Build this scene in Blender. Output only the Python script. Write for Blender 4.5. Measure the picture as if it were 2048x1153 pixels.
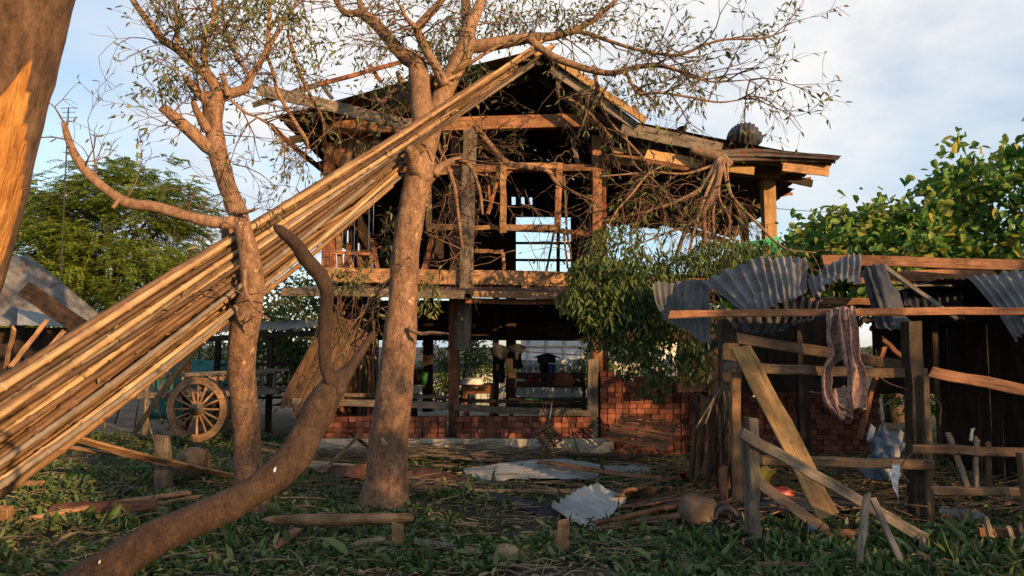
import bpy, math, random
import numpy as np
from mathutils import Vector, Matrix, noise as mnoise

random.seed(7)
RNG = np.random.default_rng(11)
scene = bpy.context.scene
COL = scene.collection
for o in list(bpy.data.objects):
    bpy.data.objects.remove(o, do_unlink=True)

# ------------------------------------------------------------------ camera
EYE = Vector((0, 0, 1.6))
FPX = 1500.0
PITCH = math.atan((690 - 576.5) / FPX)
cam_d = bpy.data.cameras.new('camera')
cam_d.sensor_width = 36.0
cam_d.lens = FPX / 2048 * 36
cam_d.clip_end = 2000
cam_d.clip_start = 0.05
cam_d.dof.use_dof = True
cam_d.dof.focus_distance = 9.0
cam_d.dof.aperture_fstop = 13.0
cam = bpy.data.objects.new('camera', cam_d)
cam.location = EYE
cam.rotation_euler = (math.pi / 2 + PITCH, 0, 0)
COL.objects.link(cam)
scene.camera = cam

# ------------------------------------------------------------------ light
SUN_AZ = math.radians(41)      # to the right of straight behind the viewer
SUN_EL = math.radians(10.5)
TO_SUN = Vector((math.sin(SUN_AZ) * math.cos(SUN_EL), -math.cos(SUN_AZ) * math.cos(SUN_EL), math.sin(SUN_EL)))
sun_d = bpy.data.lights.new('sun', 'SUN')
sun_d.energy = 5.0
sun_d.angle = math.radians(0.55)
sun_d.color = (1.0, 0.60, 0.28)
sun = bpy.data.objects.new('sun', sun_d)
sun.rotation_euler = TO_SUN.to_track_quat('Z', 'Y').to_euler()
sun.location = (10, -10, 12)
COL.objects.link(sun)

world = bpy.data.worlds.new('World')
scene.world = world
world.use_nodes = True
wn = world.node_tree.nodes
wl = world.node_tree.links
wn.clear()
w_out = wn.new('ShaderNodeOutputWorld')
sky = wn.new('ShaderNodeTexSky')
sky.sky_type = 'NISHITA'
sky.sun_disc = False
sky.sun_elevation = SUN_EL
sky.sun_rotation = math.pi - SUN_AZ
sky.air_density = 1.0
sky.dust_density = 0.6
sky.ozone_density = 2.0
bg_sky = wn.new('ShaderNodeBackground')
bg_sky.inputs['Strength'].default_value = 0.15
wl.new(sky.outputs[0], bg_sky.inputs[0])
tc = wn.new('ShaderNodeTexCoord')
sep = wn.new('ShaderNodeSeparateXYZ')
wl.new(tc.outputs['Generated'], sep.inputs[0])
zadd = wn.new('ShaderNodeMath'); zadd.operation = 'ADD'; zadd.inputs[1].default_value = 0.28
zabs = wn.new('ShaderNodeMath'); zabs.operation = 'ABSOLUTE'
wl.new(sep.outputs[2], zabs.inputs[0]); wl.new(zabs.outputs[0], zadd.inputs[0])
dx = wn.new('ShaderNodeMath'); dx.operation = 'DIVIDE'
dy = wn.new('ShaderNodeMath'); dy.operation = 'DIVIDE'
wl.new(sep.outputs[0], dx.inputs[0]); wl.new(zadd.outputs[0], dx.inputs[1])
wl.new(sep.outputs[1], dy.inputs[0]); wl.new(zadd.outputs[0], dy.inputs[1])
comb = wn.new('ShaderNodeCombineXYZ')
wl.new(dx.outputs[0], comb.inputs[0]); wl.new(dy.outputs[0], comb.inputs[1]); comb.inputs[2].default_value = 0.6
cn = wn.new('ShaderNodeTexNoise')
cn.inputs['Scale'].default_value = 1.15
cn.inputs['Detail'].default_value = 7
cn.inputs['Roughness'].default_value = 0.55
cn.inputs['Distortion'].default_value = 0.35
wl.new(comb.outputs[0], cn.inputs['Vector'])
cr_ = wn.new('ShaderNodeValToRGB')
cr_.color_ramp.elements[0].position = 0.38; cr_.color_ramp.elements[0].color = (0.16, 0.16, 0.16, 1)
cr_.color_ramp.elements[1].position = 0.62; cr_.color_ramp.elements[1].color = (1, 1, 1, 1)
wl.new(cn.outputs[0], cr_.inputs[0])
cn2 = wn.new('ShaderNodeTexNoise')
cn2.inputs['Scale'].default_value = 0.8; cn2.inputs['Detail'].default_value = 4
wl.new(comb.outputs[0], cn2.inputs['Vector'])
cc = wn.new('ShaderNodeValToRGB')
cc.color_ramp.elements[0].position = 0.40; cc.color_ramp.elements[0].color = (0.50, 0.66, 0.86, 1)
cc.color_ramp.elements[1].position = 0.63; cc.color_ramp.elements[1].color = (1.0, 0.98, 0.96, 1)
wl.new(cn2.outputs[0], cc.inputs[0])
bg_cl = wn.new('ShaderNodeBackground')
bg_cl.inputs['Strength'].default_value = 0.58
wl.new(cc.outputs[0], bg_cl.inputs[0])
wmix = wn.new('ShaderNodeMixShader')
wl.new(cr_.outputs[0], wmix.inputs[0]); wl.new(bg_sky.outputs[0], wmix.inputs[1]); wl.new(bg_cl.outputs[0], wmix.inputs[2])
wl.new(wmix.outputs[0], w_out.inputs[0])

vs = scene.view_settings
vs.view_transform = 'Standard'
vs.look = 'None'
vs.exposure = 0.78
vs.gamma = 1.0
vs.use_curve_mapping = False
scene.render.engine = 'CYCLES'
scene.cycles.max_bounces = 6
scene.cycles.transparent_max_bounces = 8


# ------------------------------------------------------------------ maths helpers
def P(x, y, Y):
    """a point of the place at distance Y in front of the viewer, from where it appears in the photograph"""
    a = (x - 1024) / FPX
    b = (576.5 - y) / FPX
    d = Vector((a, math.cos(PITCH) - b * math.sin(PITCH), math.sin(PITCH) + b * math.cos(PITCH)))
    return EYE + d * (Y / d.y)


def G(x, y, h=0.0):
    a = (x - 1024) / FPX
    b = (576.5 - y) / FPX
    d = Vector((a, math.cos(PITCH) - b * math.sin(PITCH), math.sin(PITCH) + b * math.cos(PITCH)))
    t = (h - EYE.z) / d.z
    return EYE + d * t


def rnd(a, b):
    return random.uniform(a, b)


def V(t):
    return t if isinstance(t, Vector) else P(*t)


# ------------------------------------------------------------------ materials
MATS = {}


def nodes_for(name):
    m = bpy.data.materials.new(name)
    m.use_nodes = True
    nt = m.node_tree
    b = nt.nodes['Principled BSDF']
    b.inputs['Specular IOR Level'].default_value = 0.25
    MATS[name] = m
    return m, nt, nt.nodes, nt.links, b


def ramp(N, stops):
    r = N.new('ShaderNodeValToRGB')
    el = r.color_ramp.elements
    while len(el) < len(stops):
        el.new(0.5)
    for e, (p, c) in zip(el, stops):
        e.position = p
        e.color = (*c, 1) if len(c) == 3 else c
    return r


def noise_tex(N, L, vec, scale, detail=6, rough=0.6, dist=0.0):
    n = N.new('ShaderNodeTexNoise')
    n.inputs['Scale'].default_value = scale
    n.inputs['Detail'].default_value = detail
    n.inputs['Roughness'].default_value = rough
    n.inputs['Distortion'].default_value = dist
    L.new(vec, n.inputs['Vector'])
    return n


def mul(N, L, a, b, fac=1.0, mode='MULTIPLY'):
    m = N.new('ShaderNodeMix'); m.data_type = 'RGBA'; m.blend_type = mode
    m.inputs[0].default_value = fac
    L.new(a, m.inputs[6]); L.new(b, m.inputs[7])
    return m.outputs[2]


def bump(N, L, h, bsdf, strength, dist):
    b = N.new('ShaderNodeBump')
    b.inputs['Strength'].default_value = strength
    b.inputs['Distance'].default_value = dist
    L.new(h, b.inputs['Height'])
    L.new(b.outputs[0], bsdf.inputs['Normal'])


def coords(N, L, scale, per_object=True):
    t = N.new('ShaderNodeTexCoord')
    mp = N.new('ShaderNodeMapping')
    mp.inputs['Scale'].default_value = scale
    src = t.outputs['Object']
    if per_object:
        oi = N.new('ShaderNodeObjectInfo')
        ad = N.new('ShaderNodeVectorMath'); ad.operation = 'ADD'
        sc = N.new('ShaderNodeMath'); sc.operation = 'MULTIPLY'; sc.inputs[1].default_value = 37.0
        L.new(oi.outputs['Random'], sc.inputs[0])
        L.new(src, ad.inputs[0]); L.new(sc.outputs[0], ad.inputs[1])
        src = ad.outputs[0]
    L.new(src, mp.inputs['Vector'])
    return mp.outputs[0], src


def vary(N, L, col, lo, hi, sat=0.0):
    oi = N.new('ShaderNodeObjectInfo')
    mr = N.new('ShaderNodeMapRange')
    mr.inputs['To Min'].default_value = lo; mr.inputs['To Max'].default_value = hi
    L.new(oi.outputs['Random'], mr.inputs['Value'])
    h = N.new('ShaderNodeHueSaturation')
    L.new(col, h.inputs['Color']); L.new(mr.outputs[0], h.inputs['Value'])
    h.inputs['Saturation'].default_value = 1.0 + sat
    return h.outputs[0]


def wood(name, dark, light, rough=0.8, grain=1.0, stain=0.55, lo=0.7, hi=1.2):
    m, nt, N, L, b = nodes_for(name)
    v, raw = coords(N, L, (1.3 * grain, 16 * grain, 16 * grain))
    n = noise_tex(N, L, v, 1.5, 10, 0.72, 0.6)
    r = ramp(N, [(0.32, dark), (0.66, light)])
    L.new(n.outputs[0], r.inputs[0])
    n2 = noise_tex(N, L, raw, 4.5, 8, 0.7)               # stains and dirt
    r2 = ramp(N, [(0.36, (1 - stain,) * 3), (0.58, (1, 1, 1))])
    L.new(n2.outputs[0], r2.inputs[0])
    c = mul(N, L, r.outputs[0], r2.outputs[0])
    vs_, _ = coords(N, L, (2.2 * grain, 60 * grain, 60 * grain))
    n3 = noise_tex(N, L, vs_, 1.0, 3, 0.5)               # dark splits along the grain
    r3 = ramp(N, [(0.30, (0.35, 0.33, 0.31)), (0.38, (1, 1, 1))])
    L.new(n3.outputs[0], r3.inputs[0])
    c = mul(N, L, c, r3.outputs[0], 0.8)
    vo = N.new('ShaderNodeTexVoronoi'); vo.inputs['Scale'].default_value = 2.6
    L.new(raw, vo.inputs['Vector'])
    r4 = ramp(N, [(0.04, (0.3, 0.27, 0.25)), (0.085, (1, 1, 1))])   # knots and nail holes
    L.new(vo.outputs['Distance'], r4.inputs[0])
    c = mul(N, L, c, r4.outputs[0], 0.85)
    c = vary(N, L, c, lo, hi)
    L.new(c, b.inputs['Base Color'])
    b.inputs['Roughness'].default_value = rough
    hm = mul(N, L, n.outputs[0], r3.outputs[0])
    bump(N, L, hm, b, 0.8, 0.008)
    return m


def bark(name, dark, mid, light, scale=1.0, patch=None, stretch=0.5, crack=0.5, depth=0.012):
    m, nt, N, L, b = nodes_for(name)
    v, raw = coords(N, L, (9 * scale, 9 * scale, 9 * scale * stretch), False)
    n = noise_tex(N, L, v, 1.6, 10, 0.72, 0.15)
    r = ramp(N, [(0.30, dark), (0.5, mid), (0.70, light)])
    L.new(n.outputs[0], r.inputs[0])
    nf = noise_tex(N, L, v, 7.0, 6, 0.7, 0.3)            # fine flaky relief
    rf = ramp(N, [(0.36, (1 - crack,) * 3), (0.52, (1, 1, 1))])
    L.new(nf.outputs[0], rf.inputs[0])
    c = mul(N, L, r.outputs[0], rf.outputs[0])
    # short dark cross cracks
    vc, _ = coords(N, L, (10 * scale, 10 * scale, 34 * scale), False)
    nc = noise_tex(N, L, vc, 1.0, 5, 0.6, 0.4)
    rc = ramp(N, [(0.30, (1 - crack,) * 3), (0.37, (1, 1, 1))])
    L.new(nc.outputs[0], rc.inputs[0])
    c = mul(N, L, c, rc.outputs[0])
    n4 = noise_tex(N, L, raw, 1.7, 4, 0.6)               # broad tone change along the trunk
    r4 = ramp(N, [(0.3, (0.68, 0.66, 0.64)), (0.65, (1.08, 1.06, 1.04))])
    L.new(n4.outputs[0], r4.inputs[0])
    c = mul(N, L, c, r4.outputs[0])
    if patch:
        n3 = noise_tex(N, L, raw, 7 * scale, 7, 0.7)
        rp = ramp(N, [(0.615, (0, 0, 0)), (0.66, (1, 1, 1))])
        L.new(n3.outputs[0], rp.inputs[0])
        mx = N.new('ShaderNodeMix'); mx.data_type = 'RGBA'
        L.new(rp.outputs[0], mx.inputs[0]); L.new(c, mx.inputs[6]); mx.inputs[7].default_value = (*patch, 1)
        c = mx.outputs[2]
    L.new(c, b.inputs['Base Color'])
    b.inputs['Roughness'].default_value = 0.88
    hm = mul(N, L, nf.outputs[0], rc.outputs[0])
    bump(N, L, hm, b, 0.8, depth)
    return m


def plain(name, c1, c2, scale=6, rough=0.7, bump_s=0.3, bump_d=0.01, lo=0.9, hi=1.1, metallic=0.0, detail=6, spec=0.25):
    m, nt, N, L, b = nodes_for(name)
    v, raw = coords(N, L, (1, 1, 1))
    n = noise_tex(N, L, v, scale, detail, 0.62)
    r = ramp(N, [(0.32, c1), (0.68, c2)])
    L.new(n.outputs[0], r.inputs[0])
    L.new(vary(N, L, r.outputs[0], lo, hi), b.inputs['Base Color'])
    b.inputs['Roughness'].default_value = rough
    b.inputs['Metallic'].default_value = metallic
    b.inputs['Specular IOR Level'].default_value = spec
    if bump_s:
        bump(N, L, n.outputs[0], b, bump_s, bump_d)
    return m


def metal(name, base1, base2, rust, rust_at=0.62, rough=0.5, metallic=0.35):
    m, nt, N, L, b = nodes_for(name)
    v, raw = coords(N, L, (1, 1, 1))
    n = noise_tex(N, L, v, 2.4, 8, 0.66)
    r = ramp(N, [(0.3, base1), (0.7, base2)])
    L.new(n.outputs[0], r.inputs[0])
    n2 = noise_tex(N, L, v, 5.0, 8, 0.72, 0.5)
    rr = ramp(N, [(rust_at, (0, 0, 0)), (rust_at + 0.09, (1, 1, 1))])
    L.new(n2.outputs[0], rr.inputs[0])
    mx = N.new('ShaderNodeMix'); mx.data_type = 'RGBA'
    L.new(rr.outputs[0], mx.inputs[0]); L.new(r.outputs[0], mx.inputs[6]); mx.inputs[7].default_value = (*rust, 1)
    L.new(vary(N, L, mx.outputs[2], 0.85, 1.12), b.inputs['Base Color'])
    b.inputs['Metallic'].default_value = metallic
    ro = ramp(N, [(0.3, (rough - .08,) * 3), (0.7, (rough + .2,) * 3)])
    L.new(n.outputs[0], ro.inputs[0]); L.new(ro.outputs[0], b.inputs['Roughness'])
    bump(N, L, n2.outputs[0], b, 0.2, 0.004)
    return m


def leafm(name, cols, trans=0.35, rough=0.55):
    m, nt, N, L, b = nodes_for(name)
    g = N.new('ShaderNodeNewGeometry')
    n = len(cols)
    r = ramp(N, [(i / max(1, n - 1), c) for i, c in enumerate(cols)])
    L.new(g.outputs['Random Per Island'], r.inputs[0])
    L.new(r.outputs[0], b.inputs['Base Color'])
    b.inputs['Roughness'].default_value = rough
    b.inputs['Specular IOR Level'].default_value = 0.35
    t = N.new('ShaderNodeBsdfTranslucent')
    L.new(r.outputs[0], t.inputs[0])
    mx = N.new('ShaderNodeMixShader'); mx.inputs[0].default_value = trans
    L.new(b.outputs[0], mx.inputs[1]); L.new(t.outputs[0], mx.inputs[2])
    L.new(mx.outputs[0], N['Material Output'].inputs[0])
    return m


wood('wood_brown', (0.15, 0.066, 0.032), (0.37, 0.182, 0.092))
wood('wood_red', (0.12, 0.045, 0.022), (0.32, 0.13, 0.065))
wood('wood_tan', (0.24, 0.13, 0.06), (0.48, 0.28, 0.145))
wood('wood_leaning', (0.23, 0.135, 0.052), (0.40, 0.26, 0.115), stain=0.45)
wood('wood_weathered', (0.11, 0.066, 0.036), (0.29, 0.185, 0.105))
wood('wood_grey', (0.10, 0.08, 0.06), (0.28, 0.232, 0.175))
wood('wood_old', (0.045, 0.032, 0.022), (0.13, 0.095, 0.065))
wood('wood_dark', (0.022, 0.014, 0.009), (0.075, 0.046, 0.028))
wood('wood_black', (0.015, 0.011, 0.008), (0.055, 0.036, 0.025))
wood('wood_fresh', (0.36, 0.21, 0.085), (0.60, 0.38, 0.17), stain=0.3)
wood('bamboo', (0.22, 0.115, 0.052), (0.44, 0.27, 0.14), rough=0.55, grain=0.6, stain=0.5, lo=0.55, hi=1.2)
wood('bamboo_brown', (0.075, 0.042, 0.022), (0.20, 0.115, 0.06), rough=0.6, grain=0.6, stain=0.5, lo=0.6, hi=1.15)
wood('bamboo_pale', (0.33, 0.20, 0.095), (0.58, 0.40, 0.22), rough=0.5, grain=0.6, stain=0.45, lo=0.75, hi=1.15)
wood('bamboo_grey', (0.13, 0.10, 0.075), (0.29, 0.235, 0.175), rough=0.65, grain=0.6, stain=0.5, lo=0.6, hi=1.15)
wood('dry_stick', (0.13, 0.095, 0.06), (0.34, 0.26, 0.17), rough=0.85, lo=0.55, hi=1.2)
bark('bark_tree', (0.075, 0.045, 0.03), (0.25, 0.148, 0.092), (0.43, 0.275, 0.175), 1.25, patch=(0.50, 0.33, 0.2), crack=0.6, depth=0.012)
bark('bark_smooth', (0.13, 0.078, 0.048), (0.27, 0.165, 0.102), (0.42, 0.27, 0.17), 1.8, crack=0.45)
bark('bark_branch', (0.022, 0.015, 0.012), (0.05, 0.032, 0.022), (0.088, 0.057, 0.04), 2.4, crack=0.45, depth=0.005)  # dark bark, its colour deepened further to stand in for shade
bark('bark_twig', (0.10, 0.06, 0.042), (0.19, 0.115, 0.08), (0.28, 0.18, 0.125), 3.0)
bark('bark_far', (0.04, 0.028, 0.02), (0.08, 0.055, 0.04), (0.13, 0.09, 0.065), 0.7)
plain('brick', (0.15, 0.048, 0.030), (0.30, 0.112, 0.070), 14, 0.9, 0.5, 0.008, 0.42, 1.35)
plain('concrete', (0.27, 0.24, 0.18), (0.46, 0.42, 0.33), 5, 0.9, 0.3, 0.01)
plain('clay', (0.075, 0.052, 0.036), (0.165, 0.115, 0.078), 9, 0.75, 0.3, 0.006)
plain('coir', (0.20, 0.125, 0.065), (0.40, 0.28, 0.16), 40, 0.95, 0.9, 0.01)
plain('white_wall', (0.55, 0.56, 0.57), (0.68, 0.68, 0.68), 2, 0.9, 0.05, 0.003)
plain('fence_pale', (0.34, 0.38, 0.37), (0.5, 0.53, 0.52), 5, 0.85, 0.1, 0.004)
plain('glass_grey', (0.5, 0.54, 0.58), (0.6, 0.64, 0.68), 2, 0.25, 0, 0, spec=0.5)
plain('cloth_pink', (0.17, 0.08, 0.06), (0.50, 0.335, 0.27), 34, 0.98, 0.25, 0.004, 1, 1, spec=0.02)
plain('cloth_green', (0.03, 0.30, 0.14), (0.07, 0.46, 0.24), 5, 0.75, 0.3, 0.02, 1, 1)
plain('tarp_teal', (0.015, 0.085, 0.075), (0.03, 0.14, 0.12), 5, 0.7, 0.3, 0.02)
plain('cloth_blue', (0.02, 0.07, 0.19), (0.035, 0.12, 0.28), 8, 0.9, 0.3, 0.01)
plain('cloth_black', (0.010, 0.011, 0.014), (0.03, 0.031, 0.036), 8, 0.9, 0.3, 0.01)
plain('cloth_white', (0.48, 0.48, 0.47), (0.66, 0.65, 0.63), 8, 0.9, 0.3, 0.01)
plain('cloth_red', (0.22, 0.028, 0.016), (0.36, 0.06, 0.03), 8, 0.9, 0.3, 0.01)
plain('plastic_green', (0.06, 0.34, 0.09), (0.08, 0.42, 0.12), 3, 0.4, 0, 0, spec=0.5)
plain('plastic_yellow', (0.66, 0.34, 0.03), (0.78, 0.44, 0.06), 3, 0.4, 0, 0, spec=0.5)
plain('plastic_red', (0.26, 0.022, 0.018), (0.36, 0.035, 0.028), 3, 0.4, 0, 0, spec=0.5)
plain('plastic_blue', (0.05, 0.075, 0.11), (0.13, 0.17, 0.21), 4, 0.45, 0.1, 0.005, spec=0.5)
plain('rubber', (0.012, 0.013, 0.016), (0.035, 0.036, 0.04), 8, 0.6, 0.2, 0.004)
plain('debris_pale', (0.28, 0.28, 0.28), (0.52, 0.52, 0.52), 9, 0.8, 0.3, 0.006)
plain('iron', (0.02, 0.02, 0.02), (0.05, 0.045, 0.04), 9, 0.6, 0.2, 0.004)
plain('dirt', (0.10, 0.072, 0.048), (0.20, 0.15, 0.105), 1.2, 0.95, 0.5, 0.02, 1, 1, detail=10)
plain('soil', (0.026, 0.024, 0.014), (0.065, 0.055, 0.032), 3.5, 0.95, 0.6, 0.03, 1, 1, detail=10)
wood('thatch', (0.085, 0.045, 0.024), (0.23, 0.13, 0.07), rough=0.9, grain=0.8)
metal('metal_grey', (0.055, 0.056, 0.058), (0.20, 0.20, 0.197), (0.11, 0.062, 0.04), 0.54, 0.72, 0.0)
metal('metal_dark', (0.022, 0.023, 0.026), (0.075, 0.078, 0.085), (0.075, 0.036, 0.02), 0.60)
metal('metal_pale', (0.19, 0.20, 0.20), (0.36, 0.37, 0.36), (0.22, 0.13, 0.075), 0.60, 0.55, 0.2)
metal('metal_rust', (0.10, 0.04, 0.025), (0.22, 0.095, 0.055), (0.06, 0.03, 0.02), 0.6, 0.7, 0.1)
metal('metal_roof', (0.05, 0.047, 0.046), (0.12, 0.105, 0.098), (0.13, 0.055, 0.03), 0.52, 0.6, 0.2)
leafm('leaf_mango', [(0.045, 0.085, 0.018), (0.075, 0.125, 0.03), (0.12, 0.17, 0.045), (0.20, 0.22, 0.06)])
leafm('leaf_sparse', [(0.05, 0.075, 0.022), (0.09, 0.115, 0.035), (0.15, 0.16, 0.05), (0.24, 0.22, 0.07)], 0.3)
leafm('leaf_hang', [(0.038, 0.072, 0.016), (0.062, 0.105, 0.026), (0.095, 0.14, 0.036), (0.14, 0.17, 0.05)])
leafm('leaf_feather', [(0.08, 0.13, 0.02), (0.14, 0.21, 0.03), (0.21, 0.28, 0.04), (0.27, 0.32, 0.06)], 0.42)
leafm('leaf_almond', [(0.055, 0.14, 0.025), (0.09, 0.20, 0.035), (0.14, 0.25, 0.045), (0.36, 0.32, 0.05)], 0.42)
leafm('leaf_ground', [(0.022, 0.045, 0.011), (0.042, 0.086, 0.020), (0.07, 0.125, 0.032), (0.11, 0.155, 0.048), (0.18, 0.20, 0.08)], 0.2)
leafm('leaf_litter', [(0.10, 0.075, 0.035), (0.18, 0.13, 0.06), (0.26, 0.22, 0.09), (0.30, 0.30, 0.12)], 0.2)
leafm('leaf_dead', [(0.10, 0.05, 0.02), (0.17, 0.09, 0.035), (0.24, 0.14, 0.06)], 0.2)


# ------------------------------------------------------------------ object helpers
WM = {}


def org_of(o):
    return WM[o.name].to_translation()


def link(name, me, mat, parent=None, loc=None, rot=None):
    o = bpy.data.objects.new(name, me)
    COL.objects.link(o)
    if mat and len(me.materials) == 0:
        me.materials.append(MATS[mat])
    M = Matrix.Translation(loc or Vector((0, 0, 0)))
    if rot is not None:
        M = M @ rot.to_4x4()
    if parent is not None:
        o.parent = parent
        o.matrix_basis = WM[parent.name].inverted() @ M
    else:
        o.matrix_basis = M
    WM[o.name] = M
    return o


def mesh(name, verts, faces, smooth=False):
    me = bpy.data.meshes.new(name)
    me.from_pydata([tuple(v) for v in verts], [], faces)
    if smooth:
        me.shade_smooth()
    return me


def local(verts, org):
    return [Vector(v) - org for v in verts]


def thing(name, label, cat, loc, group=None):
    o = bpy.data.objects.new(name, None)
    COL.objects.link(o)
    o.empty_display_size = 0.2
    o.location = loc
    WM[o.name] = Matrix.Translation(loc)
    return tag(o, label, cat, group)


def tag(o, label, cat, group=None):
    o['label'] = label
    o['category'] = cat
    if group:
        o['group'] = group
    return o


def frame(d, nrm):
    X = d.normalized()
    Z = nrm - X * nrm.dot(X)
    if Z.length < 1e-4:
        Z = X.orthogonal()
    Z.normalize()
    Yv = Z.cross(X)
    return Matrix((X, Yv, Z)).transposed()


def board_mesh(length, w, t, torn=(0, 0), bow=0.0, seg=4, taper=1.0, rough=0.009):
    ch = min(0.006, t * 0.2, w * 0.2)
    vs, fs = [], []
    seed = rnd(0, 100)
    for i in range(seg + 1):
        u = i / seg
        x = length * u
        k = 1 + (taper - 1) * u
        hw, ht = w / 2 * k, t / 2
        off = bow * math.sin(math.pi * u)
        ring = [(-hw + ch, -ht), (hw - ch, -ht), (hw, -ht + ch), (hw, ht - ch), (hw - ch, ht), (-hw + ch, ht), (-hw, ht - ch), (-hw, -ht + ch)]
        e = mnoise.noise(Vector((seed, u * 5, 0)))
        e2 = mnoise.noise(Vector((seed, u * 5, 9)))
        slope = rnd(-1, 1)
        for (y, z) in ring:
            xx = x
            if i == 0 and torn[0]:
                xx += torn[0] * (rnd(0, .5) + 0.5 + 0.5 * slope * y / max(hw, 1e-4))
            if i == seg and torn[1]:
                xx -= torn[1] * (rnd(0, .5) + 0.5 + 0.5 * slope * y / max(hw, 1e-4))
            vs.append((xx, y + e * rough * 1.5 + rnd(-1, 1) * rough * .4, z + off + e2 * rough))
    for i in range(seg):
        for j in range(8):
            a, b = i * 8 + j, i * 8 + (j + 1) % 8
            fs.append((a, b, b + 8, a + 8))
    fs.append(tuple(range(7, -1, -1)))
    fs.append(tuple(range(seg * 8, seg * 8 + 8)))
    return mesh('board', vs, fs)


def bd(name, a, b, w, t, mat, parent=None, nrm=(0, -1, 0), torn=(0, 0), bow=0.0, seg=4, taper=1.0, px=True):
    """a plank or beam from a to b; w in photo pixels at its distance (px) or metres"""
    pa, pb = V(a), V(b)
    if px:
        w = w * (pa.y + pb.y) / 2 / FPX
    ln = (pb - pa).length
    if torn == (0, 0) and ln > .3 and seg > 1:
        torn = (rnd(.005, .03), rnd(.005, .03))
    if not bow and seg > 1:
        bow = rnd(-.012, .012) * ln
    me = board_mesh(ln, w, t, torn, bow, max(seg, 2) if seg == 1 else seg + 2, taper)
    return link(name, me, mat, parent, pa, frame(pb - pa, Vector(nrm)))


def box_mesh(sx, sy, sz, ch=0.004, jit=0.0):
    vs, fs = [], []
    for (k, z) in ((1, -sz / 2), (0, -sz / 2 + ch), (0, sz / 2 - ch), (1, sz / 2)):
        d = ch * k
        for (x, y) in ((-1, -1), (1, -1), (1, 1), (-1, 1)):
            vs.append((x * (sx / 2 - d) + rnd(-jit, jit), y * (sy / 2 - d) + rnd(-jit, jit), z + rnd(-jit, jit)))
    for i in range(3):
        for j in range(4):
            a, b = i * 4 + j, i * 4 + (j + 1) % 4
            fs.append((a, b, b + 4, a + 4))
    fs.append((3, 2, 1, 0)); fs.append((12, 13, 14, 15))
    return mesh('box', vs, fs)


def catmull(pts, n):
    pts = [tuple(p) for p in pts]
    if len(pts) < 2:
        return pts
    out = []
    A = np.array(pts, float)
    A = np.vstack([2 * A[0] - A[1], A, 2 * A[-1] - A[-2]])
    for i in range(1, len(A) - 2):
        p0, p1, p2, p3 = A[i - 1], A[i], A[i + 1], A[i + 2]
        for k in range(n):
            t = k / n
            out.append(0.5 * ((2 * p1) + (-p0 + p2) * t + (2 * p0 - 5 * p1 + 4 * p2 - p3) * t * t + (-p0 + 3 * p1 - 3 * p2 + p3) * t ** 3))
    out.append(A[-2])
    return out


def tube(pts4, seg=8, lump=0.0, lfreq=6.0, vs=None, fs=None, cut=False, seed=0.0):
    """pts4: list of (x,y,z,r)"""
    vs = [] if vs is None else vs
    fs = [] if fs is None else fs
    base = len(vs)
    n = len(pts4)
    pv = [Vector(p[:3]) for p in pts4]
    side = None
    for i in range(n):
        t = (pv[min(i + 1, n - 1)] - pv[max(i - 1, 0)])
        if t.length < 1e-7:
            t = Vector((0, 0, 1))
        t.normalize()
        if side is None:
            side = t.orthogonal().normalized()
        side = (side - t * side.dot(t))
        if side.length < 1e-6:
            side = t.orthogonal()
        side.normalize()
        up = t.cross(side)
        r = max(1e-4, pts4[i][3])
        for j in range(seg):
            a = 2 * math.pi * j / seg
            d = side * math.cos(a) + up * math.sin(a)
            k = r
            if lump:
                q = pv[i] + d * r
                k = r * (1 + lump * mnoise.noise(q * lfreq + Vector((seed, 0, 0))) + lump * 0.5 * mnoise.noise(q * lfreq * 2.7))
            vs.append(pv[i] + d * k)
    for i in range(n - 1):
        for j in range(seg):
            a = base + i * seg + j
            b = base + i * seg + (j + 1) % seg
            fs.append((a, b, b + seg, a + seg))
    fs.append(tuple(base + j for j in range(seg - 1, -1, -1)))
    fs.append(tuple(base + (n - 1) * seg + j for j in range(seg)))
    return vs, fs


def limb(name, pts, mat, parent=None, seg=10, n=5, lump=0.12, lfreq=6.0):
    """pts: (x, y, Y, width_px) in the photograph"""
    q = []
    for (x, y, Y, w) in pts:
        p = P(x, y, Y)
        q.append((p.x, p.y, p.z, w * Y / FPX / 2))
    q = catmull(q, n)
    org = Vector(q[0][:3])
    vs, fs = tube(q, seg, lump, lfreq)
    return link(name, mesh(name, local(vs, org), fs, True), mat, parent, org), q


def pole(name, pts, mat, parent=None, seg=7, n=3, lump=0.08, lfreq=9.0):
    """pts: list of (Vector, radius)"""
    q = catmull([(p.x, p.y, p.z, r) for p, r in pts], n)
    org = Vector(q[0][:3])
    vs, fs = tube(q, seg, lump, lfreq)
    return link(name, mesh(name, local(vs, org), fs, True), mat, parent, org)


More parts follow.
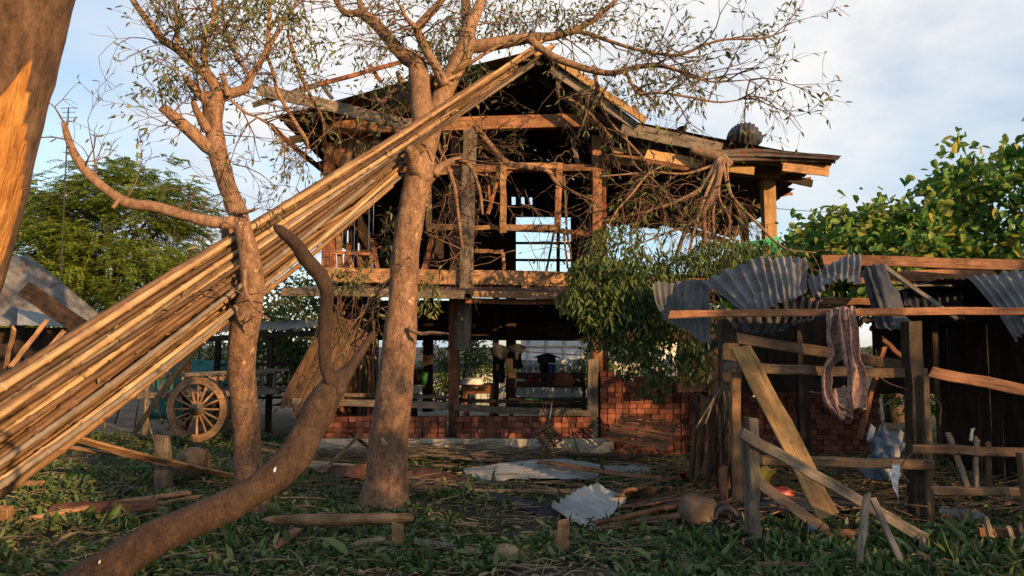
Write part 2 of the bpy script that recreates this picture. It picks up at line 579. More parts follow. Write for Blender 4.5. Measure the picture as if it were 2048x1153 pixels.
def patch(name, rows, nu, nv, mat, parent=None, waves=0, amp=0.0, crumple=0.0, cfreq=4.0, thick=0.0, jag=0.0, along='u', holes=0.0, crease=0.0):
    """a bent sheet through a grid of control points (rows of Vectors); corrugation counted across u or v"""
    R = [catmull([tuple(p) for p in r], 12) for r in rows]
    R = [[np.array(p) for p in r] for r in R]
    m = len(R[0])
    # resample columns to nu+1
    def at(r, u):
        f = u * (len(r) - 1); i = min(int(f), len(r) - 2); t = f - i
        return r[i] * (1 - t) + r[i + 1] * t
    grid = []
    cols = []
    for i in range(nu + 1):
        c = catmull([tuple(at(r, i / nu)) for r in R], 12)
        c = [np.array(p) for p in c]
        cols.append([at(c, j / nv) for j in range(nv + 1)])
    sd = rnd(0, 50)
    V3 = [[Vector(cols[i][j]) for j in range(nv + 1)] for i in range(nu + 1)]
    if jag:
        for i in range(nu + 1):
            a = jag * mnoise.noise(Vector((i / nu * 7, sd, 0))); b = jag * mnoise.noise(Vector((i / nu * 7, sd, 5)))
            d = (V3[i][nv] - V3[i][0]).normalized()
            V3[i][0] = V3[i][0] + d * a; V3[i][nv] = V3[i][nv] + d * b
    vs = []
    for i in range(nu + 1):
        for j in range(nv + 1):
            du = V3[min(i + 1, nu)][j] - V3[max(i - 1, 0)][j]
            dv = V3[i][min(j + 1, nv)] - V3[i][max(j - 1, 0)]
            nn = du.cross(dv)
            if nn.length > 1e-9:
                nn.normalize()
            p = V3[i][j]
            h = 0
            if waves:
                h += amp * math.sin(2 * math.pi * waves * ((i / nu) if along == 'u' else (j / nv)))
            if crumple:
                h += crumple * (mnoise.noise(p * cfreq + Vector((sd, 0, 0))) + 0.5 * mnoise.noise(p * cfreq * 2.3 + Vector((sd, 3, 0))))
            if crease:
                h += crease * (1 - 2 * abs(mnoise.noise(Vector((p.x * 9, p.y * 9, p.z * 4)) + Vector((sd, 0, 0))))) + crease * .6 * (1 - 2 * abs(mnoise.noise(Vector((p.x * 17 + p.z * 9, p.y * 9, p.z * 13 - p.x * 6)) + Vector((sd, 7, 0)))))
            vs.append(p + nn * h)
    fs = []
    for i in range(nu):
        for j in range(nv):
            if holes and mnoise.noise(Vector((i / nu * 9, j / nv * 9, sd))) > 1 - holes and 0 < i < nu - 1:
                continue
            a = i * (nv + 1) + j
            fs.append((a, a + nv + 1, a + nv + 2, a + 1))
    org = sum(vs, Vector()) / len(vs)
    o = link(name, mesh(name, local(vs, org), fs, True), mat, parent, org)
    if thick:
        s = o.modifiers.new('solid', 'SOLIDIFY'); s.thickness = thick; s.offset = 0
    return o


def fast_mesh(name, verts, faces, smooth=True):
    me = bpy.data.meshes.new(name)
    verts = np.asarray(verts, np.float32).reshape(-1, 3)
    faces = np.asarray(faces, np.int32)
    k = faces.shape[1]
    me.vertices.add(len(verts)); me.vertices.foreach_set('co', verts.ravel())
    me.loops.add(faces.size); me.loops.foreach_set('vertex_index', faces.ravel())
    me.polygons.add(len(faces))
    me.polygons.foreach_set('loop_start', np.arange(0, faces.size, k, dtype=np.int32))
    me.polygons.foreach_set('loop_total', np.full(len(faces), k, np.int32))
    me.update(calc_edges=True)
    return me


def unit(a):
    return a / np.maximum(1e-9, np.linalg.norm(a, axis=1, keepdims=True))


def leaf_mesh(name, C, D, N, Ln, Wd, fold=0.18, droop=0.15, wide=0.45):
    """C base points, D directions, N facing; each leaf six points and two folded halves"""
    n = len(C)
    D = unit(D)
    S = unit(np.cross(D, N))
    U = np.cross(S, D)
    Ln = Ln.reshape(-1, 1); Wd = Wd.reshape(-1, 1)
    v = np.empty((n, 6, 3), np.float32)
    v[:, 0] = C
    v[:, 1] = C + D * Ln * (wide - .15) + S * Wd * .46 + U * Wd * fold
    v[:, 2] = C + D * Ln * (wide + .25) + S * Wd * .40 + U * (Wd * fold - Ln * droop * .4)
    v[:, 3] = C + D * Ln - U * Ln * droop
    v[:, 4] = C + D * Ln * (wide + .25) - S * Wd * .40 + U * (Wd * fold - Ln * droop * .4)
    v[:, 5] = C + D * Ln * (wide - .15) - S * Wd * .46 + U * Wd * fold
    b = (np.arange(n) * 6).reshape(-1, 1)
    f = np.concatenate([b + np.array([[0, 1, 2, 3]]), b + np.array([[0, 3, 4, 5]])], 0)
    return fast_mesh(name, v, f)


def rand_dirs(n):
    return unit(RNG.normal(size=(n, 3)))


# twigs and leaves grown from a starting branch --------------------------------
class Growth:
    def __init__(self):
        self.vs, self.fs = [], []
        self.leaf = []            # (pos, dir)

    def twig(self, p, d, length, r, level, leafy=0.5, droop=-0.05, wander=0.35, kids=(2, 4), bias=None):
        n = max(3, int(length / 0.12))
        n = min(n, 9)
        pts = []
        q = Vector(p); d = Vector(d).normalized()
        dirs = []
        for i in range(n + 1):
            u = i / n
            pts.append((q.x, q.y, q.z, r * (1 - 0.75 * u) + 0.0012))
            dirs.append(d.copy())
            d = (d + Vector((rnd(-1, 1), rnd(-1, 1), rnd(-1, 1))) * wander + Vector((0, 0, droop)) + (bias or Vector()) * 0.1).normalized()
            q = q + d * (length / n)
        tube(pts, 4 if r > 0.006 else 3, vs=self.vs, fs=self.fs)
        if level > 0:
            for k in range(random.randint(*kids)):
                i = random.randint(max(1, n // 4), n)
                dd = (dirs[i] + Vector((rnd(-1, 1), rnd(-1, 1), rnd(-1, 1))) * 0.9).normalized()
                self.twig(pts[i][:3], dd, length * rnd(0.4, 0.7), max(0.0016, r * (1 - 0.6 * i / n) * 0.6), level - 1, leafy, droop, wander, kids, bias)
        if level <= 1:
            for i in range(1, n + 1):
                for s in range(2):
                    if random.random() < leafy * (0.35 + 0.65 * i / n):
                        self.leaf.append((pts[i][:3], tuple(dirs[i] + Vector((rnd(-1, 1), rnd(-1, 1), rnd(-1, 1) - 0.35)) * 0.9)))

    def build(self, parent, twig_mat, leaf_mat, ll=0.09, lw=0.028, twig_name='twigs', leaf_name='foliage', extra=None):
        org = org_of(parent)
        if self.vs:
            o = link(twig_name, mesh(twig_name, local(self.vs, org), self.fs, True), twig_mat, parent, org)
            o['kind'] = 'stuff'
        if self.leaf:
            C = np.array([a for a, b in self.leaf]); D = np.array([b for a, b in self.leaf])
            n = len(C)
            me = leaf_mesh('leaves', C - np.array(org), D, unit(RNG.normal(size=(n, 3)) + np.array([0, 0, .6])),
                           ll * RNG.uniform(.6, 1.3, n), lw * RNG.uniform(.7, 1.25, n))
            o = link(leaf_name, me, leaf_mat, parent, org)
            o['kind'] = 'stuff'


def blob_leaves(G_, blobs, spread_down=0.6):
    for (x, y, rx, ry, Y, dY, n) in blobs:
        for i in range(n):
            a = rnd(0, 2 * math.pi); rr = math.sqrt(random.random())
            p = P(x + rx * rr * math.cos(a), y + ry * rr * math.sin(a), Y + rnd(-dY, dY))
            G_.leaf.append((tuple(p), (rnd(-1, 1), rnd(-1, 1), rnd(-1, .6) - spread_down)))


def crown(name, parent, centre, rad, n_clump, per, clump_r, ll, lw, mat, up=0.3, hollow=0.55, seed=1, zmin=-0.6, fold=.18, wide=.45):
    rg = np.random.default_rng(seed)
    org = np.array(org_of(parent))
    cd = unit(rg.normal(size=(n_clump, 3)))
    cd[:, 2] = np.maximum(cd[:, 2], zmin)
    cr = rg.uniform(hollow, 1.0, (n_clump, 1)) ** 0.6
    bump_ = (1 + 0.34 * np.array([mnoise.noise(Vector(d) * 2.2 + Vector((seed, 0, 0))) for d in cd])).reshape(-1, 1)
    cc_ = np.array(centre) + cd * cr * np.array(rad) * bump_
    C = np.repeat(cc_, per, 0) + rg.normal(size=(n_clump * per, 3)) * clump_r * rg.uniform(.6, 1.3, (n_clump, 1)).repeat(per, 0)
    D = unit(np.repeat(cd, per, 0) * 0.6 + rg.normal(size=C.shape) * .7 + np.array([0, 0, -0.25]))
    N = unit(rg.normal(size=C.shape) * .6 + np.array([0, 0, up * 2]) + np.repeat(cd, per, 0) * .4)
    n = len(C)
    o = link(name, leaf_mesh(name, C - org, D, N, ll * rg.uniform(.6, 1.3, n), lw * rg.uniform(.7, 1.25, n), fold, wide=wide), mat, parent, Vector(org))
    o['kind'] = 'stuff'
    return o


# ================================================================== THE SETTING
def structure(o):
    o['kind'] = 'structure'
    return o


# ground: one sheet out to the horizon, gently uneven near the viewer
gv, gf = [], []
gx = [-400, -120, -40, -18] + [i * 0.75 - 12 for i in range(0, 33)] + [18, 40, 120, 400]
gy = [-300, -80, -25, -8] + [i * 0.75 - 3 for i in range(0, 33)] + [27, 36, 60, 120, 500]
for yy in gy:
    for xx in gx:
        z = 0.035 * mnoise.noise(Vector((xx * 0.5, yy * 0.5, 0))) if -13 < xx < 13 and -4 < yy < 22 else 0
        gv.append((xx, yy, z - 0.01))
W_ = len(gx)
for j in range(len(gy) - 1):
    for i in range(W_ - 1):
        a = j * W_ + i
        gf.append((a, a + 1, a + W_ + 1, a + W_))
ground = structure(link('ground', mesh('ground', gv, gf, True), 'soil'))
# bare earth yard beside and behind the house
yv, yf = [], []
for j in range(13):
    for i in range(15):
        x = -16 + i * 1.0
        y = 12.9 + j * 0.95 + (0.5 * mnoise.noise(Vector((x * .7, 3, 0))) if j == 0 else 0)
        yv.append((x, y, 0.035 * mnoise.noise(Vector((x * 0.5, y * 0.5, 0))) + 0.022))
for j in range(12):
    for i in range(14):
        a = j * 15 + i
        yf.append((a, a + 1, a + 16, a + 15))
structure(link('dirt_yard', mesh('dirt_yard', yv, yf, True), 'dirt'))

# ground cover: leaves, litter and grass that nobody could count
def gz(x, y):
    return 0.035 * mnoise.noise(Vector((x * 0.5, y * 0.5, 0))) - 0.01


def scatter(n, y0, y1, xr, power=1.0):
    out = []
    while len(out) < n:
        u = random.random()
        y = y0 * (y1 / y0) ** u if power == 1 else y0 + (y1 - y0) * u
        x = rnd(-1, 1) * (xr * y + 0.8)
        if y > 10.85 and x > -3.0:
            continue
        if y > 13.2 + 0.5 * mnoise.noise(Vector((x, 0, 0))):
            continue
        out.append((x, y))
    return out


def ground_leaves(name, n, ll, lw, mat, label, tilt, zr, thr=None, y0=3.6, y1=14.0, droop=0.15):
    pts = scatter(n, y0, y1, 0.72)
    if thr is not None:
        pts = [p for p in pts if mnoise.noise(Vector((p[0] * 1.1, p[1] * 1.1, thr[1]))) > thr[0]]
    m = len(pts)
    C = np.array([(x, y, gz(x, y) + rnd(0, zr)) for x, y in pts])
    a = RNG.uniform(0, 2 * np.pi, m); t = RNG.normal(0, tilt, m)
    D = np.stack([np.cos(a) * np.cos(t), np.sin(a) * np.cos(t), np.sin(np.abs(t))], 1)
    N = unit(np.array([0, 0, 1.0]) + RNG.normal(size=(m, 3)) * 0.45)
    sz = RNG.lognormal(0, .33, m)
    o = link(name, leaf_mesh(name, C, D, N, ll * sz, lw * sz * RNG.uniform(.7, 1.3, m), droop=droop), mat)
    tag(o, label, 'ground cover')
    o['kind'] = 'stuff'
    return o


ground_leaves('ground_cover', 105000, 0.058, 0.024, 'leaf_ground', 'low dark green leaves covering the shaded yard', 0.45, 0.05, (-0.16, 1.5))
ground_leaves('leafy_weeds', 20000, 0.085, 0.032, 'leaf_ground', 'taller green weeds and torn leaves in the yard', 0.7, 0.05, (0.02, 4.0))
ground_leaves('leaf_litter', 11000, 0.06, 0.021, 'leaf_litter', 'pale dry leaf litter scattered over the yard', 0.3, 0.07)
ground_leaves('grass', 15000, 0.10, 0.006, 'leaf_ground', 'thin grass blades between the leaves of the yard', 1.0, 0.02, (-0.1, 8.0), droop=0.3)

wg = Growth()
for i in range(300):                      # bigger upright weeds in the lower right
    p = G(rnd(1330, 2120), rnd(1058, 1175)); h = rnd(.6, 1.3)
    for k in range(random.randint(4, 8)):
        a = rnd(0, 6.3)
        wg.leaf.append(((p.x + rnd(-.02, .02), p.y + rnd(-.02, .02), rnd(0, .03)), (math.cos(a), math.sin(a), h + rnd(-.3, .5))))
C_ = np.array([a for a, b in wg.leaf]); D_ = np.array([b for a, b in wg.leaf]); n_ = len(C_)
o = link('broad_weeds', leaf_mesh('broad_weeds', C_, D_, unit(RNG.normal(size=(n_, 3)) + np.array([0, -.3, .5])), .11 * RNG.lognormal(0, .35, n_), .032 * RNG.lognormal(0, .3, n_), droop=.3), 'leaf_ground')
tag(o, 'broad-leaved weeds growing before the broken fence', 'weeds'); o['kind'] = 'stuff'
# twig litter (uncountable small sticks)
tv, tf = [], []
for (x, y) in scatter(2600, 4.2, 12, 0.72):
    a = rnd(0, 6.3); l = rnd(.06, .34); z = gz(x, y) + rnd(.02, .08)
    tube([(x, y, z, .004), (x + math.cos(a) * l / 2, y + math.sin(a) * l / 2, z + rnd(0, .03), .0045), (x + math.cos(a) * l, y + math.sin(a) * l, z + rnd(-.02, .04), .003)], 3, vs=tv, fs=tf)
o = link('twig_litter', mesh('twig_litter', tv, tf), 'dry_stick')
tag(o, 'small broken twigs strewn over the yard', 'twigs'); o['kind'] = 'stuff'
tv, tf = [], []
for i in range(620):                      # the heap of sticks along the plinth
    p = G(rnd(560, 1130), rnd(893, 934)); a = rnd(-.5, .5) + (math.pi if random.random() < .5 else 0); l = rnd(.2, .8)
    if random.random() < .15:
        a += rnd(-1.2, 1.2)
    z = rnd(.03, .22) * (1 - abs(p.x + 1.2) / 4); d = Vector((math.cos(a), math.sin(a) * .5, rnd(-.15, .22)))
    q = p + d * l
    tube([(p.x, p.y, z, .007), ((p.x + q.x) / 2, (p.y + q.y) / 2, z + d.z * l / 2 + .01, .007), (q.x, q.y, max(.02, z + d.z * l), .005)], 4, vs=tv, fs=tf)
for i in range(420):
    p = G(rnd(560, 1420), rnd(925, 1000)); a = rnd(-.4, .5) + (math.pi if random.random() < .5 else 0); l = rnd(.15, .7)
    if mnoise.noise(Vector((p.x * 1.2, p.y * 1.2, 2))) < -.05:
        continue
    z = rnd(.02, .10); d = Vector((math.cos(a), math.sin(a) * .6, rnd(-.08, .15)))
    q = p + d * l
    tube([(p.x, p.y, z, .007), ((p.x + q.x) / 2, (p.y + q.y) / 2, z + d.z * l / 2 + .01, .008), (q.x, q.y, max(.02, z + d.z * l), .005)], 4, vs=tv, fs=tf)
o = link('stick_heap', mesh('stick_heap', tv, tf), 'dry_stick')
tag(o, 'heap of thin dry sticks lying along the house plinth', 'sticks'); o['kind'] = 'stuff'

# ================================================================== THE HOUSE
HY = 11.2
house = thing('wooden_house', 'wrecked two-storey wooden house with torn gable roof behind the trees', 'house', Vector((0, 11.2, 0)))
# plinth
plinth = link('plinth', box_mesh(4.35, 4.62, 0.26, 0.012, 0.004), 'concrete', house, Vector((-0.73, 13.11, 0.13)))
for i in range(20):
    y = 11.35 + i * .21
    bd('ground_floor_plank', Vector((-2.72 - .021 * (i % 2), y, .27)), Vector((-2.72 - .021 * (i % 2), y, 2.42)), .24, .02, 'wood_red' if i % 3 else 'wood_dark', house, nrm=(1, 0, 0), px=False, seg=1)
# posts (x, top y, bottom y or None for ground, width px, distance, material)
def ground_post(name, x, ytop, w, t, Y, mat, parent, xb=None, **k):
    a = P(x, ytop, Y)
    xb_ = a.x if xb is None else P(xb, 690, Y).x
    return bd(name, Vector((xb_, Y, 0)), a, w, t, mat, parent, **k)


ground_post('post', 660, 285, 20, 0.14, 11.2, 'wood_red', house)
ground_post('post', 912, 250, 20, 0.15, 11.2, 'wood_red', house)
ground_post('post', 1192, 272, 18, 0.15, 11.2, 'wood_brown', house)
ground_post('post', 1205, 300, 13, 0.10, 11.32, 'wood_red', house)
ground_post('post', 1535, 362, 25, 0.17, 11.2, 'wood_fresh', house)
ground_post('post', 1489, 425, 14, 0.10, 11.5, 'wood_brown', house)
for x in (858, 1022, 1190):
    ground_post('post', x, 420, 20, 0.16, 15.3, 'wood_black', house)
ground_post('post', 992, 560, 12, 0.1, 14.2, 'wood_dark', house)
bd('grey_post', (940, 262, 10.95), (928, 706, 10.95), 27, 0.14, 'wood_grey', house, torn=(0.0, 0.09), seg=7)
bd('post_stub', (917, 705, 11.02), (917, 640, 11.02), 14, 0.08, 'wood_grey', house, torn=(0.06, 0))
# tie beam, plates, rails
bd('tie_beam', (648, 258, 11.05), (1178, 243, 11.0), 27, 0.14, 'wood_brown', house)
bd('tie_beam', (1178, 243, 11.1), (1300, 268, 11.05), 18, 0.10, 'wood_brown', house)
bd('wall_plate', (700, 342, 11.16), (1215, 336, 11.16), 13, 0.10, 'wood_brown', house)
bd('floor_beam', (642, 551, 11.12), (1165, 560, 11.05), 29, 0.14, 'wood_tan', house)
bd('floor_beam', (1165, 562, 11.1), (1560, 575, 11.05), 26, 0.14, 'wood_brown', house)
bd('block', (1043, 574, 10.95), (1058, 574, 10.95), 22, 0.1, 'wood_tan', house)
bd('eave_plank', (560, 584, 10.55), (930, 589, 10.5), 17, 0.035, 'wood_grey', house)
bd('eave_plank', (944, 589, 10.5), (1160, 594, 10.45), 13, 0.035, 'wood_tan', house)
bd('eave_plank', (930, 602, 10.62), (1170, 606, 10.6), 11, 0.06, 'wood_red', house)
# awning sheet between the eave plank and the wall
for i in range(6):
    x0 = -3.1 + i * 0.72
    patch('awning_sheet', [[Vector((x0, 10.5, 2.31)), Vector((x0 + .76, 10.5, 2.31))], [Vector((x0, 11.08, 2.47)), Vector((x0 + .76, 11.08, 2.47))]], 40, 3, 'metal_roof', house, waves=10, amp=.008, crumple=.012)
# sills above the brick infill
bd('sill', (585, 802, 11.0), (900, 812, 10.98), 13, 0.16, 'wood_grey', house)
bd('sill', (905, 815, 11.0), (1195, 828, 10.98), 12, 0.16, 'wood_grey', house)
bd('rail', (680, 790, 11.35), (905, 795, 11.35), 7, 0.06, 'wood_grey', house)
bd('rail', (910, 800, 11.3), (1180, 808, 11.3), 7, 0.05, 'wood_dark', house)
bd('post', (1185, 905, 10.99), (1185, 718, 10.99), 20, 0.13, 'wood_grey', house)
bd('post', (906, 868, 10.9), (908, 822, 10.9), 14, 0.06, 'wood_dark', house)
# floor deck and joists
for i in range(13):
    y = 11.3 + i * 0.335
    bd('floor_plank', Vector((-2.9, y, 2.60)), Vector((3.95, y, 2.60)), 0.32, 0.028, 'wood_dark', house, nrm=(0, 0, 1), px=False, seg=2)
for i in range(9):
    x = -2.75 + i * 0.82
    bd('joist', Vector((x, 11.2, 2.50)), Vector((x, 15.4, 2.50)), 0.06, 0.15, 'wood_black', house, nrm=(0, 0, 1), px=False, seg=2)
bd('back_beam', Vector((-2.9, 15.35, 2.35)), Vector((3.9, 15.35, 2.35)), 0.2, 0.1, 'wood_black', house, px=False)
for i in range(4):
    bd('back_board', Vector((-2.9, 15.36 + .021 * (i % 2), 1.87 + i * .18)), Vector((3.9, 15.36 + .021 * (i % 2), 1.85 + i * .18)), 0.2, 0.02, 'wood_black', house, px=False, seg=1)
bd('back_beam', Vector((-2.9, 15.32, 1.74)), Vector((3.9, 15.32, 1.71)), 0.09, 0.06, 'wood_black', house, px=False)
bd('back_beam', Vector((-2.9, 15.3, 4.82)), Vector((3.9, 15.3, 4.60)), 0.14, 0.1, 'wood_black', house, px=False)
for x in (-2.79, 1.32):
    bd('side_beam', Vector((x, 11.2, 4.86)), Vector((x, 15.3, 4.86)), 0.12, 0.1, 'wood_black', house, nrm=(1, 0, 0), px=False)
# upper back wall: vertical planks with an opening
bx = -2.85
k = 0
while bx < 1.42:
    w = rnd(.17, .23)
    xc = bx + w / 2
    yk = 15.4 + (.022 if k % 2 else 0)
    zlo = 4.27 if .08 < xc < 1.26 else 2.62
    if -0.1 < xc < 0.42:                 # narrow slits of sky above the opening
        bd('back_plank', Vector((xc, yk, 4.82)), Vector((xc, yk, 5.0)), w + .03, 0.02, 'wood_black', house, px=False, seg=1)
        bd('back_plank', Vector((xc, yk, zlo)), Vector((xc, yk, 4.5)), w + .03, 0.02, 'wood_black', house, px=False, seg=1)
        bd('back_plank', Vector((xc - .03, yk, 4.48)), Vector((xc - .03, yk, 4.84)), w * .6, 0.02, 'wood_black', house, px=False, seg=1)
    else:
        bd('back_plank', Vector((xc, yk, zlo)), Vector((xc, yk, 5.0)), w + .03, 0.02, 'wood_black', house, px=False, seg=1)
    bx += w
    k += 1
for yy, w in ((432, 6), (463, 4), (487, 5), (521, 5)):
    bd('back_rail', (1030, yy, 15.32), (1150, yy, 15.32), w, 0.04, 'wood_black', house, seg=1)
bd('back_rail', (1116, 425, 15.27), (1116, 545, 15.27), 7, 0.04, 'wood_black', house, seg=1)
bd('back_rail', (1108, 462, 15.2), (1092, 545, 15.2), 4, 0.03, 'wood_red', house, seg=1)
# gable end at the back
GP = [P(555, 233, 10.4), P(800, 166, 10.4), P(1078, 97, 10.4), P(1278, 246, 10.4), P(1660, 318, 10.4)]
def gable_z(x):
    return float(np.interp(x, [p.x for p in GP], [p.z for p in GP]))
for i in range(17):
    x = -2.6 + i * 0.265
    top = gable_z(x) - .02
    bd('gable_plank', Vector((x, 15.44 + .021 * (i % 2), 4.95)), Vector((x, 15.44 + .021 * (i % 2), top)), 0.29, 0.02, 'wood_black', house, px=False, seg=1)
# inner partition on the veranda side and the veranda's back wall
for i in range(17):
    y = 11.55 + i * 0.225
    lo = 2.62 if i > 2 else 3.6
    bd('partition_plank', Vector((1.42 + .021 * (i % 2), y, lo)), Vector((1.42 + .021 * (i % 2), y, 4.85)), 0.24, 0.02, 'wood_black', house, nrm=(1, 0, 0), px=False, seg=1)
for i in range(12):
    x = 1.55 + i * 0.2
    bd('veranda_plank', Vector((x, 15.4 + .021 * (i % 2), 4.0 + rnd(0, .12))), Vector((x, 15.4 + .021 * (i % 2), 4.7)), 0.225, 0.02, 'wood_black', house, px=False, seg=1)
# left side wall, some planks missing low down
for i in range(18):
    y = 11.35 + i * 0.23
    lo = 2.62 if i in (0, 1, 5, 8, 9, 10, 13, 14, 15, 16, 17) else rnd(3.0, 3.6)
    bd('side_plank', Vector((-2.86 - .021 * (i % 2), y, lo)), Vector((-2.86 - .021 * (i % 2), y, 4.86)), 0.25, 0.02, 'wood_red' if i < 6 else 'wood_dark', house, nrm=(1, 0, 0), px=False, seg=1, torn=(.06, 0))
# front left wall planks and splintered lower part
for i, x in enumerate((676, 688, 700, 713, 726, 738, 750)):
    bd('wall_plank', (x, 268, 11.24), (x + rnd(-3, 3), 352 + rnd(-12, 40), 11.24), 11.5, 0.02, random.choice(['wood_brown', 'wood_fresh', 'wood_tan']), house, torn=(0, .12), seg=3)
for (x0, y0, x1, y1, w, m) in ((668, 535, 662, 470, 12, 'wood_red'), (681, 536, 676, 462, 11, 'wood_tan'), (690, 537, 700, 480, 10, 'wood_red'), (704, 537, 694, 492, 9, 'wood_tan'),
                               (722, 538, 716, 500, 11, 'wood_red'), (738, 538, 752, 490, 8, 'wood_tan'), (756, 539, 742, 470, 8, 'wood_red'), (655, 505, 760, 508, 7, 'wood_brown'),
                               (850, 538, 868, 468, 7, 'wood_red'), (846, 540, 856, 500, 6, 'wood_tan')):
    bd('splintered_plank', (x0, y0, 11.2 + rnd(-.05, .1)), (x1, y1, 11.25 + rnd(-.1, .1)), w, 0.02, m, house, torn=(0, .1), seg=3)
# things of timber seen inside the upper room
bd('inner_rail', (948, 502, 11.6), (1008, 505, 11.6), 8, 0.05, 'wood_tan', house)
bd('inner_stud', (1006, 505, 11.62), (1008, 545, 11.62), 7, 0.05, 'wood_tan', house)
bd('inner_stud', (975, 430, 11.5), (1000, 345, 11.5), 7, 0.04, 'wood_brown', house)
bd('inner_stud', (983, 420, 11.5), (972, 340, 11.5), 5, 0.04, 'wood_red', house)
bd('inner_stud', (1140, 262, 11.3), (1156, 330, 11.3), 9, 0.05, 'wood_grey', house)
bd('inner_stud', (876, 535, 12.5), (876, 460, 12.5), 22, 0.05, 'wood_dark', house)
bd('inner_stud', (845, 540, 11.5), (862, 470, 11.4), 5, 0.04, 'wood_red', house)
bd('inner_stud', (1136, 540, 11.35), (1126, 455, 11.3), 4, 0.03, 'wood_red', house)
bd('inner_stud', (1148, 545, 11.35), (1132, 452, 11.3), 4, 0.03, 'wood_red', house)
bd('inner_rail', (1118, 462, 11.25), (1186, 470, 11.2), 10, 0.04, 'wood_brown', house)
bd('inner_rail', (920, 458, 11.22), (1005, 455, 11.22), 9, 0.04, 'wood_tan', house)
bd('inner_stud', (1128, 350, 11.3), (1133, 452, 11.3), 5, 0.04, 'wood_grey', house)


# window frames with an arched head board
def window_frame(x0, x1, y0, y1, Y, w, lean=0):
    f = bd('window_frame', (x0, (y0 + 2), Y), (x1, y0, Y), w, 0.07, 'wood_tan', house)
    bd('stile', (x0 + w * .2, y1 + w, Y - .012), (x0 + lean, y0 - w * .5, Y - .012), w, 0.07, 'wood_tan', f)
    bd('stile', (x1 - w * .2, y1 + w, Y - .012), (x1 + lean, y0 - w * .5, Y - .012), w, 0.07, 'wood_brown', f)
    bd('bottom_rail', (x0 - 2, y1, Y - .02), (x1 + 2, y1, Y - .02), w, 0.07, 'wood_tan', f)
    # arched corners
    for s in (0, 1):
        vs, fs = [], []
        n = 7
        cx = x0 + w * .5 if s == 0 else x1 - w * .5
        sg = 1 if s == 0 else -1
        for k in range(n + 1):
            t = k / n * math.pi / 2
            px_, py_ = cx + sg * 34 * (1 - math.sin(t)), y0 + w * .4 + 30 * (1 - math.cos(t))
            for dY in (0, .03):
                vs.append(P(px_, py_, Y + .02 + dY))
        for dY in (0, .03):
            vs.append(P(cx, y0 + w * .4, Y + .02 + dY))
        c = 2 * (n + 1)
        for k in range(n):
            fs.append((c, 2 * k, 2 * k + 2)); fs.append((c + 1, 2 * k + 3, 2 * k + 1)); fs.append((2 * k, 2 * k + 1, 2 * k + 3, 2 * k + 2))
        org = vs[0].copy()
        link('arched_corner', mesh('arched_corner', local(vs, org), fs), 'wood_brown', f, org)
    return f


window_frame(856, 926, 344, 455, 11.1, 12)
window_frame(1004, 1117, 332, 456, 11.08, 13, 2)

# ------------------------------------------------------------------ roof
YF, YB = 10.4, 15.7
prof = [P(555, 233, YF), P(800, 166, YF), P(1078, 97, YF), P(1278, 246, YF), P(1660, 318, YF)]
prof = [(p.x, p.z) for p in prof]
roof = link('roof', board_mesh(YB - YF - .3, .12, .14), 'wood_black', house, Vector((prof[2][0], YF + .15, prof[2][1] - .12)), frame(Vector((0, 1, 0)), Vector((0, 0, 1))))
rw = 0.76
for si in range(4):
    (xa, za), (xb, zb) = prof[si], prof[si + 1]
    y = YF
    k = 0
    while y < YB - .1:
        y1 = min(y + rw + .11, YB)
        dz = .012 * (k % 2)
        fr = 0.0
        a0 = Vector((xa, y, za + dz)); b0 = Vector((xb, y, zb + dz)); a1 = Vector((xa, y1, za + dz)); b1 = Vector((xb, y1, zb + dz))
        if si == 3 and k > 0:      # the torn, stepped right eave
            t = [1, 1.0, 1.03, 1.02, 1.06, 1.05, 1.08, 1.08][k]
            b0 = a0.lerp(b0, t) - Vector((0, 0, .065 * (y - YF))); b1 = a1.lerp(b1, t - .02) - Vector((0, 0, .065 * (y1 - YF)))
        if si == 0 and k == 0:
            a0 = a0 + Vector((-.05, 0, 0)); a1 = a1 + Vector((.08, 0, .02))
        if si < 3:                 # lap over the next slope
            b0, b1 = a0.lerp(b0, 1.035), a1.lerp(b1, 1.035)
        mid0, mid1 = a0.lerp(b0, .5), a1.lerp(b1, .5)
        if True:
            patch('roof_sheet', [[a0, a1], [mid0 + Vector((0, 0, rnd(-.008, .008))), mid1 + Vector((0, 0, rnd(-.008, .008)))], [b0, b1]], 44, 8, 'metal_roof', roof, waves=11, amp=.009, crumple=.008, cfreq=1.5, jag=.04)
        y += rw
        k += 1
# purlins and rafters below the sheets
for si, ts in ((0, (.05, .5, .95)), (1, (.45, .9)), (2, (.15, .55, .92)), (3, (.3, .62, .9))):
    (xa, za), (xb, zb) = prof[si], prof[si + 1]
    for t in ts:
        x, z = xa + (xb - xa) * t, za + (zb - za) * t - .06
        bd('purlin', Vector((x, YF + .12, z)), Vector((x, YB - .2, z)), .06, .08, 'wood_dark', roof, nrm=(0, 0, 1), px=False, seg=1)
for y in (11.05, 12.6, 14.2, 15.4):
    for si in range(4):
        (xa, za), (xb, zb) = prof[si], prof[si + 1]
        if si == 3:
            zb -= .065 * (y - YF)
        bd('rafter', Vector((xa, y, za - .17)), Vector((xb, y, zb - .17)), .11, .06, 'wood_dark', roof, px=False, seg=1)
